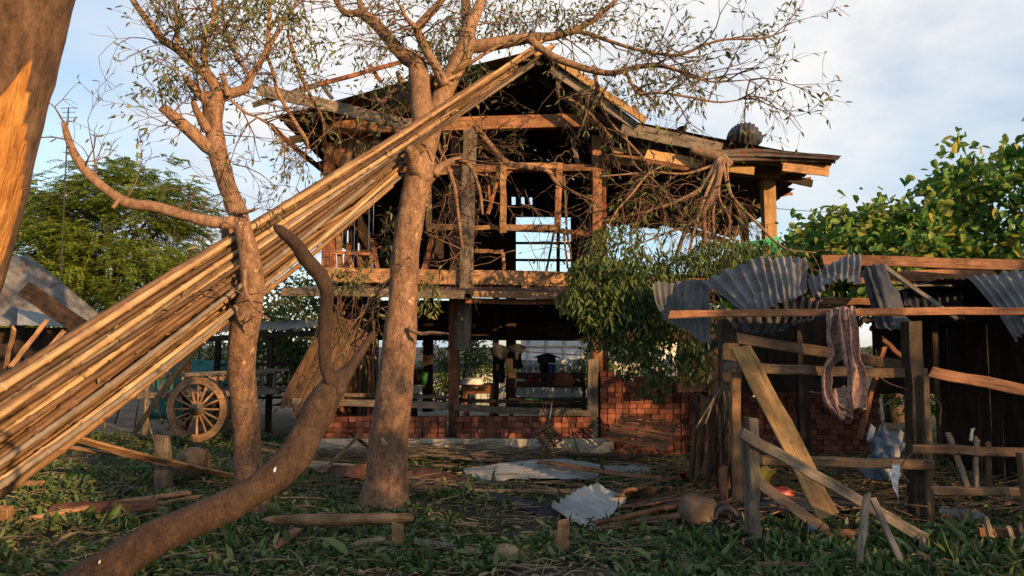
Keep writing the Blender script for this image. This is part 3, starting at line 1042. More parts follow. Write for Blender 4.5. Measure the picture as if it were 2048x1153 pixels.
# right bargeboards and torn fascia
bd('bargeboard', (1096, 108, 10.28), (1292, 243, 10.2), 15, 0.04, 'wood_fresh', roof)
bd('bargeboard', (1100, 138, 10.36), (1290, 268, 10.34), 15, 0.035, 'wood_grey', roof)
bd('batten_block', (1205, 190, 10.25), (1196, 176, 10.25), 10, 0.06, 'wood_tan', roof, seg=1)
bd('batten_block', (1272, 234, 10.22), (1268, 212, 10.22), 10, 0.06, 'wood_tan', roof, seg=1)
bd('batten_block', (1070, 112, 10.24), (1108, 92, 10.24), 8, 0.05, 'wood_tan', roof, seg=1)
bd('fascia', (1232, 254, 10.36), (1445, 300, 10.3), 27, 0.03, 'wood_grey', roof, torn=(.1, .02))
bd('fascia', (1215, 300, 10.7), (1330, 306, 10.68), 12, 0.04, 'wood_tan', roof, torn=(.1, .1))
bd('fascia', (1272, 304, 10.5), (1402, 330, 10.45), 20, 0.03, 'wood_fresh', roof, torn=(.22, .03))
bd('fascia', (1436, 334, 10.5), (1522, 345, 10.5), 17, 0.03, 'wood_fresh', roof, torn=(.02, .25))
bd('fascia', (1546, 330, 10.32), (1660, 344, 10.3), 22, 0.03, 'wood_tan', roof, torn=(.25, .02))
bd('eave_beam', (1200, 318, 11.1), (1560, 350, 11.05), 20, 0.14, 'wood_brown', roof)
bd('eave_block', (1568, 348, 10.6), (1568, 334, 10.6), 10, 0.08, 'wood_fresh', roof, seg=1)
bd('fascia_scrap', (1592, 362, 11.4), (1622, 358, 11.4), 7, 0.02, 'wood_red', roof, torn=(.1, 0))
bd('fascia_scrap', (1550, 392, 12.6), (1585, 388, 12.6), 6, 0.02, 'wood_red', roof, torn=(.1, 0))
# left boards
bd('fascia', (505, 177, 10.2), (823, 252, 10.6), 24, 0.03, 'wood_grey', roof, torn=(.1, .02), seg=6)
bd('lath', (503, 212, 10.3), (640, 168, 10.3), 11, 0.03, 'wood_grey', roof)
bd('lath', (590, 182, 10.34), (812, 122, 10.4), 9, 0.03, 'wood_red', roof)
bd('lath', (640, 165, 10.5), (665, 200, 10.5), 8, 0.03, 'wood_grey', roof)
bd('fascia', (542, 253, 10.25), (658, 352, 12.6), 12, 0.03, 'wood_red', roof, nrm=(-1, -.3, 0))
bd('lath', (738, 128, 10.5), (762, 165, 10.5), 8, 0.03, 'wood_red', roof)
# the front right sheet, curled up along its edge
patch('curled_sheet', [[P(1425, 300, 10.25), P(1520, 296, 10.25), P(1580, 303, 10.2), P(1684, 312, 10.1)],
                       [P(1430, 320, 10.2), P(1520, 322, 10.35), P(1580, 322, 10.3), P(1668, 326, 10.2)],
                       [P(1415, 322, 11.0), P(1510, 330, 11.2), P(1580, 345, 11.2), P(1636, 350, 11.2)]], 36, 40, 'metal_roof', roof, waves=6, amp=.022, along='v', crumple=.015)
patch('rolled_sheet', [[P(1448, 296, 11.3), P(1475, 300, 11.0), P(1503, 300, 11.0), P(1514, 294, 11.3)],
                       [P(1455, 270, 11.1), P(1478, 266, 10.8), P(1506, 266, 10.8), P(1524, 284, 11.2)],
                       [P(1464, 257, 11.2), P(1480, 247, 10.9), P(1506, 248, 10.9), P(1527, 272, 11.3)]], 60, 8, 'metal_dark', roof, waves=9, amp=.013)
patch('bent_sheet', [[P(1305, 268, 10.7), P(1340, 262, 10.7), P(1371, 249, 10.6)], [P(1300, 276, 10.9), P(1340, 274, 10.9), P(1372, 272, 10.8)]], 24, 4, 'metal_dark', roof, waves=4, amp=.008)

# ------------------------------------------------------------------ brick stacks (each brick its own piece)
BR = [box_mesh(.098, .20, .072, .004, .003) for _ in range(5)]
for b_ in BR:
    b_.materials.append(MATS['brick'])
BRL = [box_mesh(.20, .098, .072, .004, .003) for _ in range(3)]
for b_ in BRL:
    b_.materials.append(MATS['brick'])


def brick_stack(label, x0, x1, z0, rows_fn, Y):
    t = thing('brick_stack', label, 'bricks', Vector(((x0 + x1) / 2, Y, z0)), 'brick stacks under the house')
    inv = WM[t.name].inverted()
    x = x0
    while x < x1 - .05:
        col = rnd(.100, .112)
        nrow = rows_fn((x - x0) / (x1 - x0))
        z = z0
        for r in range(nrow):
            h = .076
            o = bpy.data.objects.new('brick', random.choice(BR))
            COL.objects.link(o)
            o.parent = t
            o.matrix_basis = inv @ Matrix.Translation((x + col / 2 + rnd(-.006, .006), Y + rnd(-.018, .018), z + h / 2)) @ Matrix.Rotation(rnd(-.03, .03), 4, 'Z') @ Matrix.Rotation(rnd(-.02, .02), 4, 'Y')
            z += h
        x += col
    return t


brick_stack('low red brick stack on the plinth left of the middle post', -2.98, -0.94, .262, lambda u: 4 if u > .06 else 3, 10.98)
brick_stack('low red brick stack on the plinth right of the middle post', -0.80, 1.10, .262, lambda u: 4, 10.98)
brick_stack('long red brick stack in the dark behind the shed', 3.12, 5.3, .0, lambda u: 13 - int(2.2 * abs(math.sin(u * 9))), 11.05)
brick_stack('tall red brick stack to the right under the broken limb', 1.27, 3.06, .0, lambda u: 16 - int(2.2 * abs(math.sin(u * 7))) - (1 if u > .8 else 0), 11.0)

# ================================================================== TREES IN THE YARD
def side_twigs(gr, q, count, length, level, leafy, r=None, start=0.15, droop=-0.03, bias=None, wander=.35):
    n = len(q)
    for k in range(count):
        i = random.randint(int(n * start), n - 1)
        a = Vector(q[min(i + 1, n - 1)][:3]) - Vector(q[max(i - 1, 0)][:3])
        d = (a.normalized() * 0.6 + Vector((rnd(-1, 1), rnd(-1, 1), rnd(-.6, 1)))).normalized()
        gr.twig(q[i][:3], d, length * rnd(.6, 1.3), r or max(.004, q[i][3] * .4), level, leafy, droop, wander, (2, 4), bias)


# ---- centre tree
tree = thing('broken_tree', 'lopped tree with a thick pale trunk standing in front of the house', 'tree', G(770, 1003))
CY = 7.55
limb('trunk', [(764, 1040, 7.55, 112), (768, 1006, 7.55, 104), (772, 965, 7.55, 86), (776, 900, 7.55, 78), (787, 800, 7.5, 72), (797, 700, 7.5, 68), (806, 600, 7.45, 60),
               (812, 500, 7.4, 56), (825, 410, 7.35, 55), (838, 350, 7.3, 56), (846, 322, 7.3, 50)], 'bark_tree', tree, 20, 8, .07, 5)
limb('broken_stub', [(842, 360, 7.3, 48), (828, 325, 7.15, 36), (820, 300, 7.02, 24), (817, 292, 7.0, 14)], 'bark_tree', tree, 12, 5, .3, 12)
cl = []
def L_(pts, Y0, Y1, mat='bark_smooth', name='limb', seg=10):
    n = len(pts)
    o, q = limb(name, [(x, y, Y0 + (Y1 - Y0) * i / max(1, n - 1), w) for i, (x, y, w) in enumerate(pts)], mat, CUR, seg, 5, .12, 7)
    return q


CUR = tree
qa = L_([(848, 340, 52), (848, 270, 48), (843, 215, 46), (838, 160, 42), (832, 128, 36), (808, 112, 30), (781, 82, 26), (760, 58, 24), (743, 41, 24), (716, 27, 17), (692, 27, 14), (675, 7, 11), (655, -30, 8)], 7.5, 7.9, seg=14)
qb = L_([(845, 325, 46), (862, 260, 42), (880, 205, 40), (904, 150, 38), (930, 98, 38), (936, 62, 32), (952, 27, 24), (966, -8, 20), (985, -60, 14)], 7.55, 8.2, seg=14)
qc = L_([(890, 170, 22), (875, 140, 20), (859, 113, 19), (842, 79, 19), (835, 58, 18), (849, 38, 17), (873, 14, 16), (895, -15, 12), (930, -60, 8)], 7.6, 7.3)
qd = L_([(934, 60, 22), (931, 30, 19), (930, 0, 17), (925, -50, 10)], 8.1, 8.3)
qe = L_([(742, 41, 18), (722, 14, 14), (716, -25, 10)], 7.8, 7.9)
qf = L_([(838, 60, 12), (825, 50, 10), (812, 35, 8), (800, 10, 6)], 7.4, 7.3)
qg = L_([(930, 95, 30), (965, 92, 27), (1013, 84, 25), (1061, 76, 22), (1092, 75, 18), (1129, 68, 14), (1180, 45, 11), (1227, 5, 9), (1265, -40, 6)], 8.0, 7.8)
qh = L_([(1058, 79, 18), (1088, 102, 16), (1114, 118, 16), (1165, 136, 14), (1217, 147, 12), (1255, 139, 11), (1299, 131, 10), (1340, 136, 8), (1380, 152, 6), (1424, 164, 4), (1500, 160, 2)], 7.85, 7.3)
qi = L_([(1128, 68, 9), (1165, 65, 9), (1217, 82, 8), (1271, 99, 7), (1326, 109, 7), (1364, 109, 6), (1408, 91, 6), (1452, 79, 5), (1524, 77, 4), (1576, 60, 2)], 7.8, 7.2, seg=7)
qj = L_([(1251, 141, 8), (1265, 171, 8), (1280, 188, 7), (1320, 186, 6), (1380, 195, 5), (1440, 205, 4), (1500, 196, 2)], 7.5, 7.3, seg=7)
qk = L_([(868, 350, 20), (878, 337, 18), (892, 328, 15), (920, 319, 11), (940, 332, 9), (952, 358, 8), (961, 392, 7), (965, 430, 5)], 7.3, 7.6, seg=8)
ql = L_([(948, 250, 12), (965, 272, 12), (985, 295, 12), (1012, 325, 13), (1053, 335, 11), (1094, 342, 9), (1112, 365, 8), (1145, 384, 6), (1185, 400, 4)], 8.6, 8.9, seg=8)
qm = L_([(818, 658, 10), (840, 668, 8), (862, 666, 7), (885, 667, 5), (896, 668, 3)], 7.3, 7.0, seg=7)
qn = L_([(792, 206, 13), (800, 165, 11), (795, 145, 9)], 8.0, 8.1, seg=8)
qo = L_([(832, 216, 11), (808, 188, 10), (786, 186, 9), (764, 204, 9), (752, 196, 7)], 7.7, 7.9, seg=8)
qp = L_([(1186, 130, 8), (1196, 180, 8), (1204, 215, 7), (1225, 250, 6), (1262, 290, 5), (1300, 330, 3)], 7.8, 8.2, seg=7)
qq = L_([(1115, 165, 9), (1118, 195, 8), (1135, 198, 7), (1165, 215, 7), (1195, 245, 6), (1222, 275, 5)], 8.6, 9.0, seg=7)
qr = L_([(832, 218, 8), (870, 280, 8), (905, 360, 9), (915, 420, 7), (925, 500, 5)], 8.0, 8.6, seg=7)
qs = L_([(800, 545, 10), (770, 570, 9), (745, 600, 7), (722, 640, 5), (700, 690, 3)], 7.4, 7.9, seg=7)
g = Growth()
for q, c, l, lv, lf in ((qa, 14, .7, 2, .22), (qb, 10, .7, 2, .3), (qc, 12, .7, 2, .3), (qd, 7, .7, 2, .35), (qe, 6, .6, 2, .2), (qf, 6, .6, 2, .2), (qg, 16, .8, 2, .3), (qh, 22, .62, 2, .26),
                        (qi, 16, .5, 2, .22), (qj, 15, .55, 2, .26), (qk, 9, .6, 2, .1), (ql, 10, .6, 2, .12), (qp, 8, .5, 2, .15), (qq, 7, .5, 2, .2), (qr, 8, .6, 2, .08), (qs, 12, .45, 2, .2), (qo, 6, .4, 2, .3)):
    side_twigs(g, q, c, l, lv, lf, .008)
# bare tangle hanging in front of the window openings
for i in range(46):
    p = P(rnd(850, 1200), rnd(320, 520), rnd(9.3, 10.8))
    g.twig(p, (rnd(-1, 1), rnd(-.3, .3), rnd(-1, .6)), rnd(.4, .9), .007, 1, .05, -.04, .4)
for i in range(12):
    p = P(rnd(650, 770), rnd(400, 545), rnd(9.5, 10.9))
    g.twig(p, (rnd(-1, 1), rnd(-.3, .3), rnd(-1, .8)), rnd(.4, .8), .007, 1, .12, -.02, .4)
for i in range(20):
    p = P(rnd(660, 760), rnd(560, 640), rnd(8.4, 9.4))
    g.twig(p, (rnd(-.6, .6), rnd(-.3, .3), -1), rnd(.4, .7), .006, 1, .25, -.05, .35)
blob_leaves(g, [(905, 75, 50, 45, 8.6, .5, 420), (860, 120, 40, 40, 8.6, .5, 220), (790, 190, 45, 40, 8.4, .4, 230), (1010, 60, 50, 30, 8.5, .5, 260), (1170, 40, 70, 40, 8.0, .5, 260),
                (950, 150, 30, 35, 8.8, .3, 150), (700, 560, 40, 25, 8.8, .3, 160), (860, 590, 25, 45, 8.2, .3, 130), (740, 300, 40, 25, 9.9, .3, 50), (780, 20, 50, 25, 8.2, .4, 70),
                (1260, 190, 60, 40, 7.6, .3, 60), (1330, 170, 110, 50, 7.4, .3, 110), (1060, 20, 60, 30, 8.2, .4, 160), (780, 470, 15, 60, 7.9, .15, 80)])
g.build(tree, 'bark_twig', 'leaf_sparse', .075, .022)

# ---- left tree
tree2 = thing('pollarded_tree', 'slim lopped tree with cut branch stubs left of the house', 'tree', G(507, 1022))
CUR = tree2
limb('trunk', [(512, 1045, 7.2, 84), (508, 1018, 7.2, 70), (500, 960, 7.15, 56), (494, 880, 7.1, 52), (488, 800, 7.0, 53), (483, 720, 6.9, 55), (492, 640, 6.75, 58), (503, 580, 6.6, 50), (500, 520, 6.5, 42),
               (484, 455, 6.5, 36), (468, 405, 6.55, 38), (452, 365, 6.6, 36), (437, 308, 6.65, 38), (426, 250, 6.7, 36), (427, 205, 6.7, 42), (430, 188, 6.7, 36)], 'bark_tree', tree2, 16, 7, .1, 6)
L_([(486, 545, 30), (462, 490, 30), (452, 455, 26), (440, 440, 22)], 7.0, 6.9)
q1 = L_([(480, 432, 26), (455, 446, 26), (410, 441, 24), (359, 428, 22), (308, 414, 22), (256, 407, 23), (222, 387, 20), (181, 352, 19), (154, 318, 17), (137, 280, 14), (128, 246, 11)], 6.5, 6.0)
L_([(238, 400, 10), (226, 416, 7)], 6.2, 6.1)
q2 = L_([(425, 300, 30), (403, 284, 28), (380, 262, 26), (362, 246, 24), (340, 228, 22), (323, 214, 20)], 6.65, 6.4)
q3 = L_([(415, 262, 20), (404, 240, 17), (393, 222, 14), (386, 203, 10)], 6.6, 6.4)
q4 = L_([(425, 210, 24), (410, 198, 22), (386, 174, 19), (369, 153, 12)], 6.65, 6.5)
q5 = L_([(434, 200, 30), (430, 178, 26), (418, 155, 24), (393, 133, 20), (355, 99, 18), (325, 79, 17), (301, 48, 14), (267, 3, 11), (250, -30, 9)], 6.7, 6.4)
q6 = L_([(420, 158, 16), (411, 130, 13), (407, 103, 12), (410, 72, 11), (427, 41, 10), (428, 0, 9), (425, -40, 7)], 6.65, 6.6)
q7 = L_([(355, 98, 9), (354, 51, 8), (350, 0, 7), (352, -40, 5)], 6.45, 6.4)
q8 = L_([(440, 192, 26), (458, 188, 22), (489, 178, 20), (503, 150, 16), (520, 126, 12), (533, 100, 10), (537, 68, 9), (540, 0, 7), (545, -40, 5)], 6.7, 6.9)
q9 = L_([(456, 192, 12), (450, 168, 11), (443, 147, 10)], 6.65, 6.6)
q10 = L_([(533, 110, 8), (548, 150, 8), (556, 185, 8), (590, 245, 9), (612, 280, 8), (616, 298, 5)], 7.0, 7.3, seg=7)
q11 = L_([(498, 150, 7), (470, 110, 7), (450, 60, 6), (445, 0, 5)], 6.8, 7.0, seg=7)
q12 = L_([(520, 125, 8), (560, 60, 7), (590, 10, 6), (600, -30, 4)], 6.9, 7.2, seg=7)
q13 = L_([(575, 60, 6), (590, 120, 7), (620, 190, 7), (645, 240, 7), (648, 275, 5)], 7.2, 7.8, seg=7)
q14 = L_([(458, 197, 6), (490, 225, 6), (515, 235, 5), (545, 255, 4), (570, 290, 2)], 6.6, 6.8, seg=6)
L_([(472, 425, 12), (492, 424, 9), (512, 420, 5)], 6.4, 6.3, seg=7)
q15 = L_([(490, 540, 9), (490, 575, 8), (500, 600, 7), (520, 625, 5), (540, 640, 3)], 6.35, 6.25, seg=7)
g = Growth()
for q, c, l, lv, lf in ((q1, 9, .45, 2, .1), (q2, 6, .45, 2, .25), (q3, 4, .4, 2, .3), (q4, 6, .5, 2, .35), (q5, 14, .55, 2, .2), (q6, 12, .6, 2, .24), (q7, 8, .5, 2, .22), (q8, 13, .6, 2, .24),
                        (q10, 9, .5, 2, .25), (q11, 11, .6, 2, .26), (q12, 12, .6, 2, .3), (q13, 10, .5, 2, .3), (q14, 9, .5, 2, .15), (q15, 4, .3, 1, .1)):
    side_twigs(g, q, c, l, lv, lf, .007)
for i in range(9):
    p = P(rnd(430, 470), rnd(240, 430), 6.6)
    g.twig(p, (rnd(-1, 1), rnd(-.3, .1), rnd(-.5, .5)), rnd(.4, .8), .006, 2, .12, -.02, .4)
blob_leaves(g, [(480, 40, 60, 45, 6.9, .4, 220), (600, 90, 55, 60, 7.3, .4, 260), (420, 60, 70, 60, 6.6, .4, 150), (340, 165, 25, 35, 6.5, .2, 110), (550, 20, 60, 30, 7.0, .3, 200), (330, 30, 40, 35, 6.5, .3, 60)])
g.build(tree2, 'bark_twig', 'leaf_sparse', .068, .02)

# ---- foreground tree at the left edge with its low bare limb
tree3 = thing('foreground_tree', 'leaning near trunk at the left edge with torn bark and a long bare limb', 'tree', Vector((-1.86, 1.62, 0)))
pts = catmull([(-1.90, 1.62, -.05, .19), (-1.76, 1.62, .30, .155), (-1.50, 1.61, .95, .137), (-1.315, 1.6, 1.5, .13), (-1.195, 1.6, 1.95, .124), (-1.095, 1.6, 2.42, .122), (-0.93, 1.62, 3.0, .12), (-.80, 1.7, 3.8, .10), (-.72, 1.8, 4.6, .07)], 14)
# ring mesh with a bark-free patch sunk into it
vs, fs = [], []
SEG = 56
mask = []
for i, p in enumerate(pts):
    c = Vector(p[:3]); t = (Vector(pts[min(i + 1, len(pts) - 1)][:3]) - Vector(pts[max(i - 1, 0)][:3])).normalized()
    s = (Vector((1, 0, 0)) - t * t.x).normalized(); u = t.cross(s)
    for j in range(SEG):
        a = 2 * math.pi * j / SEG
        d = s * math.cos(a) + u * math.sin(a)
        # angle 0 faces right; the viewer looks along +y, so the near side is where d.y<0
        q = c + d * p[3]
        face = math.degrees(math.atan2(d.x, -d.y))       # 0 towards viewer, 90 to the right
        e = 9 * mnoise.noise(q * 9) + 6 * mnoise.noise(q * 21)
        zc = q.z
        hi = 2.21 + .03 * mnoise.noise(q * 14)
        lb = -180 if zc < 2.03 else 40 + (zc - 2.03) * 165
        inside = (.55 < zc < hi) and (lb + e < face < 70 + max(0, min(1, (2.2 - zc) / .32)) * 36 + e * .8)
        mask.append(1.0 if inside else 0.0)
        k = p[3] * (1 + .05 * mnoise.noise(q * 5) + .03 * mnoise.noise(q * 17) + .012 * mnoise.noise(q * 45))
        if inside:
            k = p[3] * (0.925 + .02 * mnoise.noise(Vector((q.x * 30, q.y * 30, q.z * 2))))
        vs.append(c + d * k)
n = len(pts)
for i in range(n - 1):
    for j in range(SEG):
        a = i * SEG + j; b = i * SEG + (j + 1) % SEG
        fs.append((a, b, b + SEG, a + SEG))
fs.append(tuple((n - 1) * SEG + j for j in range(SEG)))
me = mesh('trunk', local(vs, org_of(tree3)), fs, True)
at_ = me.attributes.new('bare', 'FLOAT', 'POINT')
at_.data.foreach_set('value', mask)
m, nt, N, L, b = nodes_for('bark_fore')
v, raw = coords(N, L, (7, 7, 3.2), False)
nb = noise_tex(N, L, v, 3.2, 12, .78, .0)
rb = ramp(N, [(.34, (.045, .027, .017)), (.5, (.15, .09, .052)), (.66, (.27, .165, .10))])
L.new(nb.outputs[0], rb.inputs[0])
v2, _ = coords(N, L, (34, 34, 2.0), False)
nw = noise_tex(N, L, v2, 1.6, 8, .62, .3)
rw_ = ramp(N, [(.3, (.33, .135, .03)), (.5, (.56, .28, .075)), (.72, (.72, .42, .14))])
L.new(nw.outputs[0], rw_.inputs[0])
ns = noise_tex(N, L, raw, 4.0, 6, .6)
rs = ramp(N, [(.4, (.55, .42, .33)), (.6, (1, 1, 1))])
L.new(ns.outputs[0], rs.inputs[0])
wcol = mul(N, L, rw_.outputs[0], rs.outputs[0], .8)
ad = N.new('ShaderNodeAttribute'); ad.attribute_name = 'bare'
mx = N.new('ShaderNodeMix'); mx.data_type = 'RGBA'
rm = ramp(N, [(.35, (0, 0, 0)), (.65, (1, 1, 1))]); L.new(ad.outputs['Fac'], rm.inputs[0])
L.new(rm.outputs[0], mx.inputs[0]); L.new(rb.outputs[0], mx.inputs[6]); L.new(wcol, mx.inputs[7])
L.new(mx.outputs[2], b.inputs['Base Color'])
b.inputs['Roughness'].default_value = .8
hm = N.new('ShaderNodeMix'); hm.data_type = 'RGBA'
L.new(rm.outputs[0], hm.inputs[0]); L.new(nb.outputs[0], hm.inputs[6]); L.new(nw.outputs[0], hm.inputs[7])
bump(N, L, hm.outputs[2], b, 1.0, .02)
link('trunk', me, 'bark_fore', tree3, org_of(tree3))
bp = [(150, 1180, 1.88, 88), (210, 1140, 1.9, 80), (308, 1080, 1.93, 72), (410, 1032, 1.96, 68), (513, 980, 1.99, 66), (580, 922, 2.02, 66), (615, 864, 2.04, 68), (644, 808, 2.06, 64), (668, 776, 2.07, 52),
      (686, 755, 2.08, 36), (700, 738, 2.09, 24), (718, 712, 2.1, 18), (738, 680, 2.12, 14), (748, 664, 2.13, 9)]
q = catmull([(-1.60, 1.62, .62, .085), (-1.34, 1.74, .80, .068)] + [(P(x, y, Y).x, Y, P(x, y, Y).z, w * Y / FPX / 2) for x, y, Y, w in bp], 10)
vs, fs = tube(q, 24, .17, 7)
link('limb', mesh('limb', local(vs, org_of(tree3)), fs, True), 'bark_branch', tree3, org_of(tree3))
limb('limb', [(682, 785, 2.06, 34), (663, 760, 2.05, 30), (652, 732, 2.05, 25), (649, 705, 2.05, 25), (650, 657, 2.04, 27), (654, 605, 2.03, 27), (653, 578, 2.02, 30), (638, 550, 2.01, 31), (615, 522, 2.0, 30), (590, 486, 1.98, 27), (562, 462, 1.97, 20), (549, 453, 1.97, 10)], 'bark_branch', tree3, 16, 8, .2, 14)
for (x, y, Y, r) in ((637, 802, 2.02, .004), (547, 945, 1.965, .006), (527, 978, 1.965, .004), (197, 1128, 1.85, .004)):
    vs, fs = tube([(0, 0, 0, .001), (.3 * r, 0, .5 * r, r * .7), (.6 * r, 0, 1.4 * r, r * .6), (r, 0, 2.2 * r, .001)], 6, .3, 90)
    link('torn_chip', mesh('torn_chip', vs, fs), 'debris_pale', tree3, P(x, y, Y))

# ---- the broken limb hung over the veranda roof
fall = thing('broken_limb', 'broken leafy limb hanging upside down from the torn right roof edge', 'branch', P(1432, 318, 10.1))
CUR = fall
g = Growth()
L_([(1380, 300, 14), (1415, 310, 22), (1440, 318, 26), (1462, 330, 16)], 10.3, 10.1, 'bark_smooth')
for pts_, Y0, Y1 in (([(1440, 316, 18), (1425, 345, 18), (1400, 375, 17), (1375, 392, 13), (1340, 410, 9), (1290, 435, 6), (1250, 470, 4)], 10.0, 9.6),
                     ([(1436, 325, 18), (1420, 360, 19), (1392, 420, 16), (1370, 460, 13), (1345, 510, 9), (1315, 560, 6)], 9.95, 9.4),
                     ([(1440, 330, 16), (1428, 370, 16), (1410, 430, 15), (1408, 480, 13), (1402, 540, 9), (1395, 600, 6)], 9.9, 9.2),
                     ([(1440, 325, 10), (1432, 380, 9), (1428, 430, 8), (1430, 500, 6), (1440, 560, 4)], 10.0, 9.6),
                     ([(1446, 325, 10), (1450, 370, 9), (1475, 405, 9), (1510, 445, 8), (1545, 480, 7), (1580, 505, 5), (1640, 500, 3)], 10.0, 9.3),
                     ([(1455, 325, 8), (1462, 360, 8), (1468, 395, 7), (1476, 430, 6), (1470, 490, 4)], 10.0, 9.8),
                     ([(1440, 330, 9), (1425, 390, 8), (1385, 440, 7), (1330, 470, 6), (1260, 500, 4)], 9.9, 9.2),
                     ([(1430, 330, 9), (1370, 345, 7), (1310, 350, 6), (1250, 345, 5), (1190, 360, 3)], 10.0, 9.6),
                     ([(1435, 335, 10), (1405, 400, 9), (1380, 470, 8), (1375, 540, 6), (1360, 610, 4)], 9.9, 9.1),
                     ([(1445, 335, 8), (1440, 390, 7), (1455, 440, 6), (1450, 480, 4)], 9.9, 9.6),
                     ([(1330, 330, 6), (1290, 345, 6), (1262, 380, 6), (1230, 430, 5), (1200, 500, 3)], 9.7, 9.2),
                     ([(1250, 260, 5), (1270, 320, 6), (1310, 365, 6), (1340, 400, 5), (1370, 430, 3)], 9.8, 9.5)):
    pts_ = [(x + (rnd(-8, 8) if k else 0), y + (rnd(-6, 6) if k else 0), w * .72) for k, (x, y, w) in enumerate(pts_)]
    q = L_(pts_, Y0, Y1, random.choice(['bark_smooth', 'bark_smooth', 'bark_twig']), seg=8)
    side_twigs(g, q, 9, .5, 2, .10, .006, .25, -.06, Vector((0, 0, -1)), .42)
for i in range(30):
    p = P(rnd(1200, 1480), rnd(380, 520), rnd(9.0, 9.8))
    g.twig(p, (rnd(-.8, .8), rnd(-.3, .3), -1), rnd(.4, .8), .006, 1, .35, -.1, .3)
blob_leaves(g, [(1235, 490, 60, 45, 9.2, .5, 330), (1330, 550, 120, 50, 9.1, .5, 900), (1215, 590, 75, 80, 9.0, .5, 1500), (1300, 590, 90, 70, 8.9, .5, 900), (1180, 545, 45, 40, 9.1, .4, 420), (1450, 515, 80, 40, 9.0, .5, 520),
                (1270, 650, 80, 70, 9.0, .5, 1150), (1345, 700, 70, 60, 8.8, .4, 420), (1200, 640, 40, 60, 9.1, .4, 420), (1390, 720, 40, 50, 8.7, .3, 170), (1310, 770, 40, 30, 8.8, .3, 90), (1530, 500, 60, 20, 9.2, .4, 140), (1140, 600, 30, 25, 9.0, .3, 170),
                (1410, 640, 30, 40, 8.7, .3, 90)], .9)
g.build(fall, 'bark_twig', 'leaf_hang', .098, .030)

# ================================================================== BAMBOO POLES
bundle = thing('bamboo_bundle', 'long sloping bundle of bamboo poles leaning across the lopped trees', 'bamboo poles', P(0, 870, 5.9))
def bamboo(a, b, r0, r1, mat):
    d = b - a; Ln = d.length
    pts_ = []
    t = 0.0
    nx = rnd(.25, .4)
    k1, k2, ph = rnd(-.11, .07), rnd(-.08, .08), rnd(0, 3)
    side = d.cross(Vector((0, 1, 0))).normalized()
    def pt(t):
        u = t / Ln
        return a + d * u + side * (k1 * math.sin(u * 3.1) + .010 * math.sin(u * 11 + ph)) + Vector((0, k2 * math.sin(u * 3.1), 0))
    marks = [(0, 1)]
    while nx < Ln - .1:
        marks += [(nx - .025, 1), (nx - .008, 1.22), (nx + .008, 1.22), (nx + .02, .98)]
        nx += rnd(.28, .42)
    marks.append((Ln, 1))
    for t, k in marks:
        p = pt(t); r = (r0 + (r1 - r0) * t / Ln) * k
        pts_.append((p.x, p.y, p.z, r))
    vs, fs = tube(pts_, 8)
    # local axis along the pole so that the grain follows it
    M = frame(d, Vector((0, -1, 0)))
    Mi = M.inverted()
    return link('pole', mesh('pole', [Mi @ (v - a) for v in vs], fs, True), mat, bundle, a, M)


def to_ground(a, b):
    d = b - a
    t = (a.z - .04) / d.z
    return a - d * t


NP = 28
for i in range(NP):
    s = (i + rnd(-.3, .3)) / NP
    Lp = P(0, 758 + 222 * s + rnd(-12, 12), 5.9 + rnd(-.2, .2))
    if s < .40:
        Rp = P(1045 + rnd(-60, 62), 0, 7.9)
        x = 1045 + rnd(-60, 60)
        yline = 104 + 34 * (s / .40)
        Rp = P(x, yline - (x - 1050) * .60 + rnd(-3, 3), 7.9 + rnd(-.08, .05))
    elif s < .55:
        x = rnd(930, 1010)
        Rp = P(x, 178 - (x - 970) * .62 + 60 * (s - .40) + rnd(-4, 4), 7.65 + rnd(-.06, .04))
    else:
        x = 800 + rnd(-22, 14)
        Rp = P(x, 300 + (s - .55) * 150 - (x - 800) * .62, 7.24 + rnd(-.06, .05))
    a = to_ground(Lp, Rp)
    bamboo(a, Rp, rnd(.027, .040), rnd(.014, .021), ['bamboo', 'bamboo_brown', 'bamboo_pale', 'bamboo', 'bamboo_grey', 'bamboo_brown', 'bamboo'][i % 7])
# a second layer just behind
for i in range(32):
    s = (i + .5) / 32
    Lp = P(0, 764 + 205 * s, 6.08)
    Rp = P(rnd(860, 1060), 0, 8.0)
    x = rnd(700, 1060) if s < .5 else rnd(690, 780)
    yb = 758 + 205 * s
    y2 = (yb + (118 - yb + 30 * s) * x / 1060) if s < .5 else yb + (320 + 60 * (s - .5) - yb) * x / 800
    Rp = P(x, y2, 6.08 + 2.0 * x / 1060)
    bamboo(to_ground(Lp, Rp), Rp, .032, .021, random.choice(['bamboo_grey', 'bamboo_brown', 'bamboo']))
# loose poles above the bundle
for (x0, y0, Y0, x1, y1, Y1) in ((660, 395, 7.0, 795, 297, 7.3), (870, 172, 7.6, 922, 147, 7.7), (905, 150, 7.7, 1068, 66, 8.0), (640, 330 + 128, 6.9, 700, 418, 7.0)):
    bamboo(P(x0, y0, Y0), P(x1, y1, Y1), .02, .017, 'bamboo')
lf_ = Growth()
for i in range(70):
    x = rnd(150, 1040); u = x / 1060
    p = P(x, 765 - 650 * u + rnd(0, 140) * (1 - .55 * u), 5.72 + 2.0 * u)
    lf_.leaf.append((tuple(p), (rnd(-1, 1), rnd(-.4, 0), rnd(-1, .6))))
lf_.build(bundle, 'bark_twig', 'leaf_litter', .07, .025, leaf_name='caught_leaves')
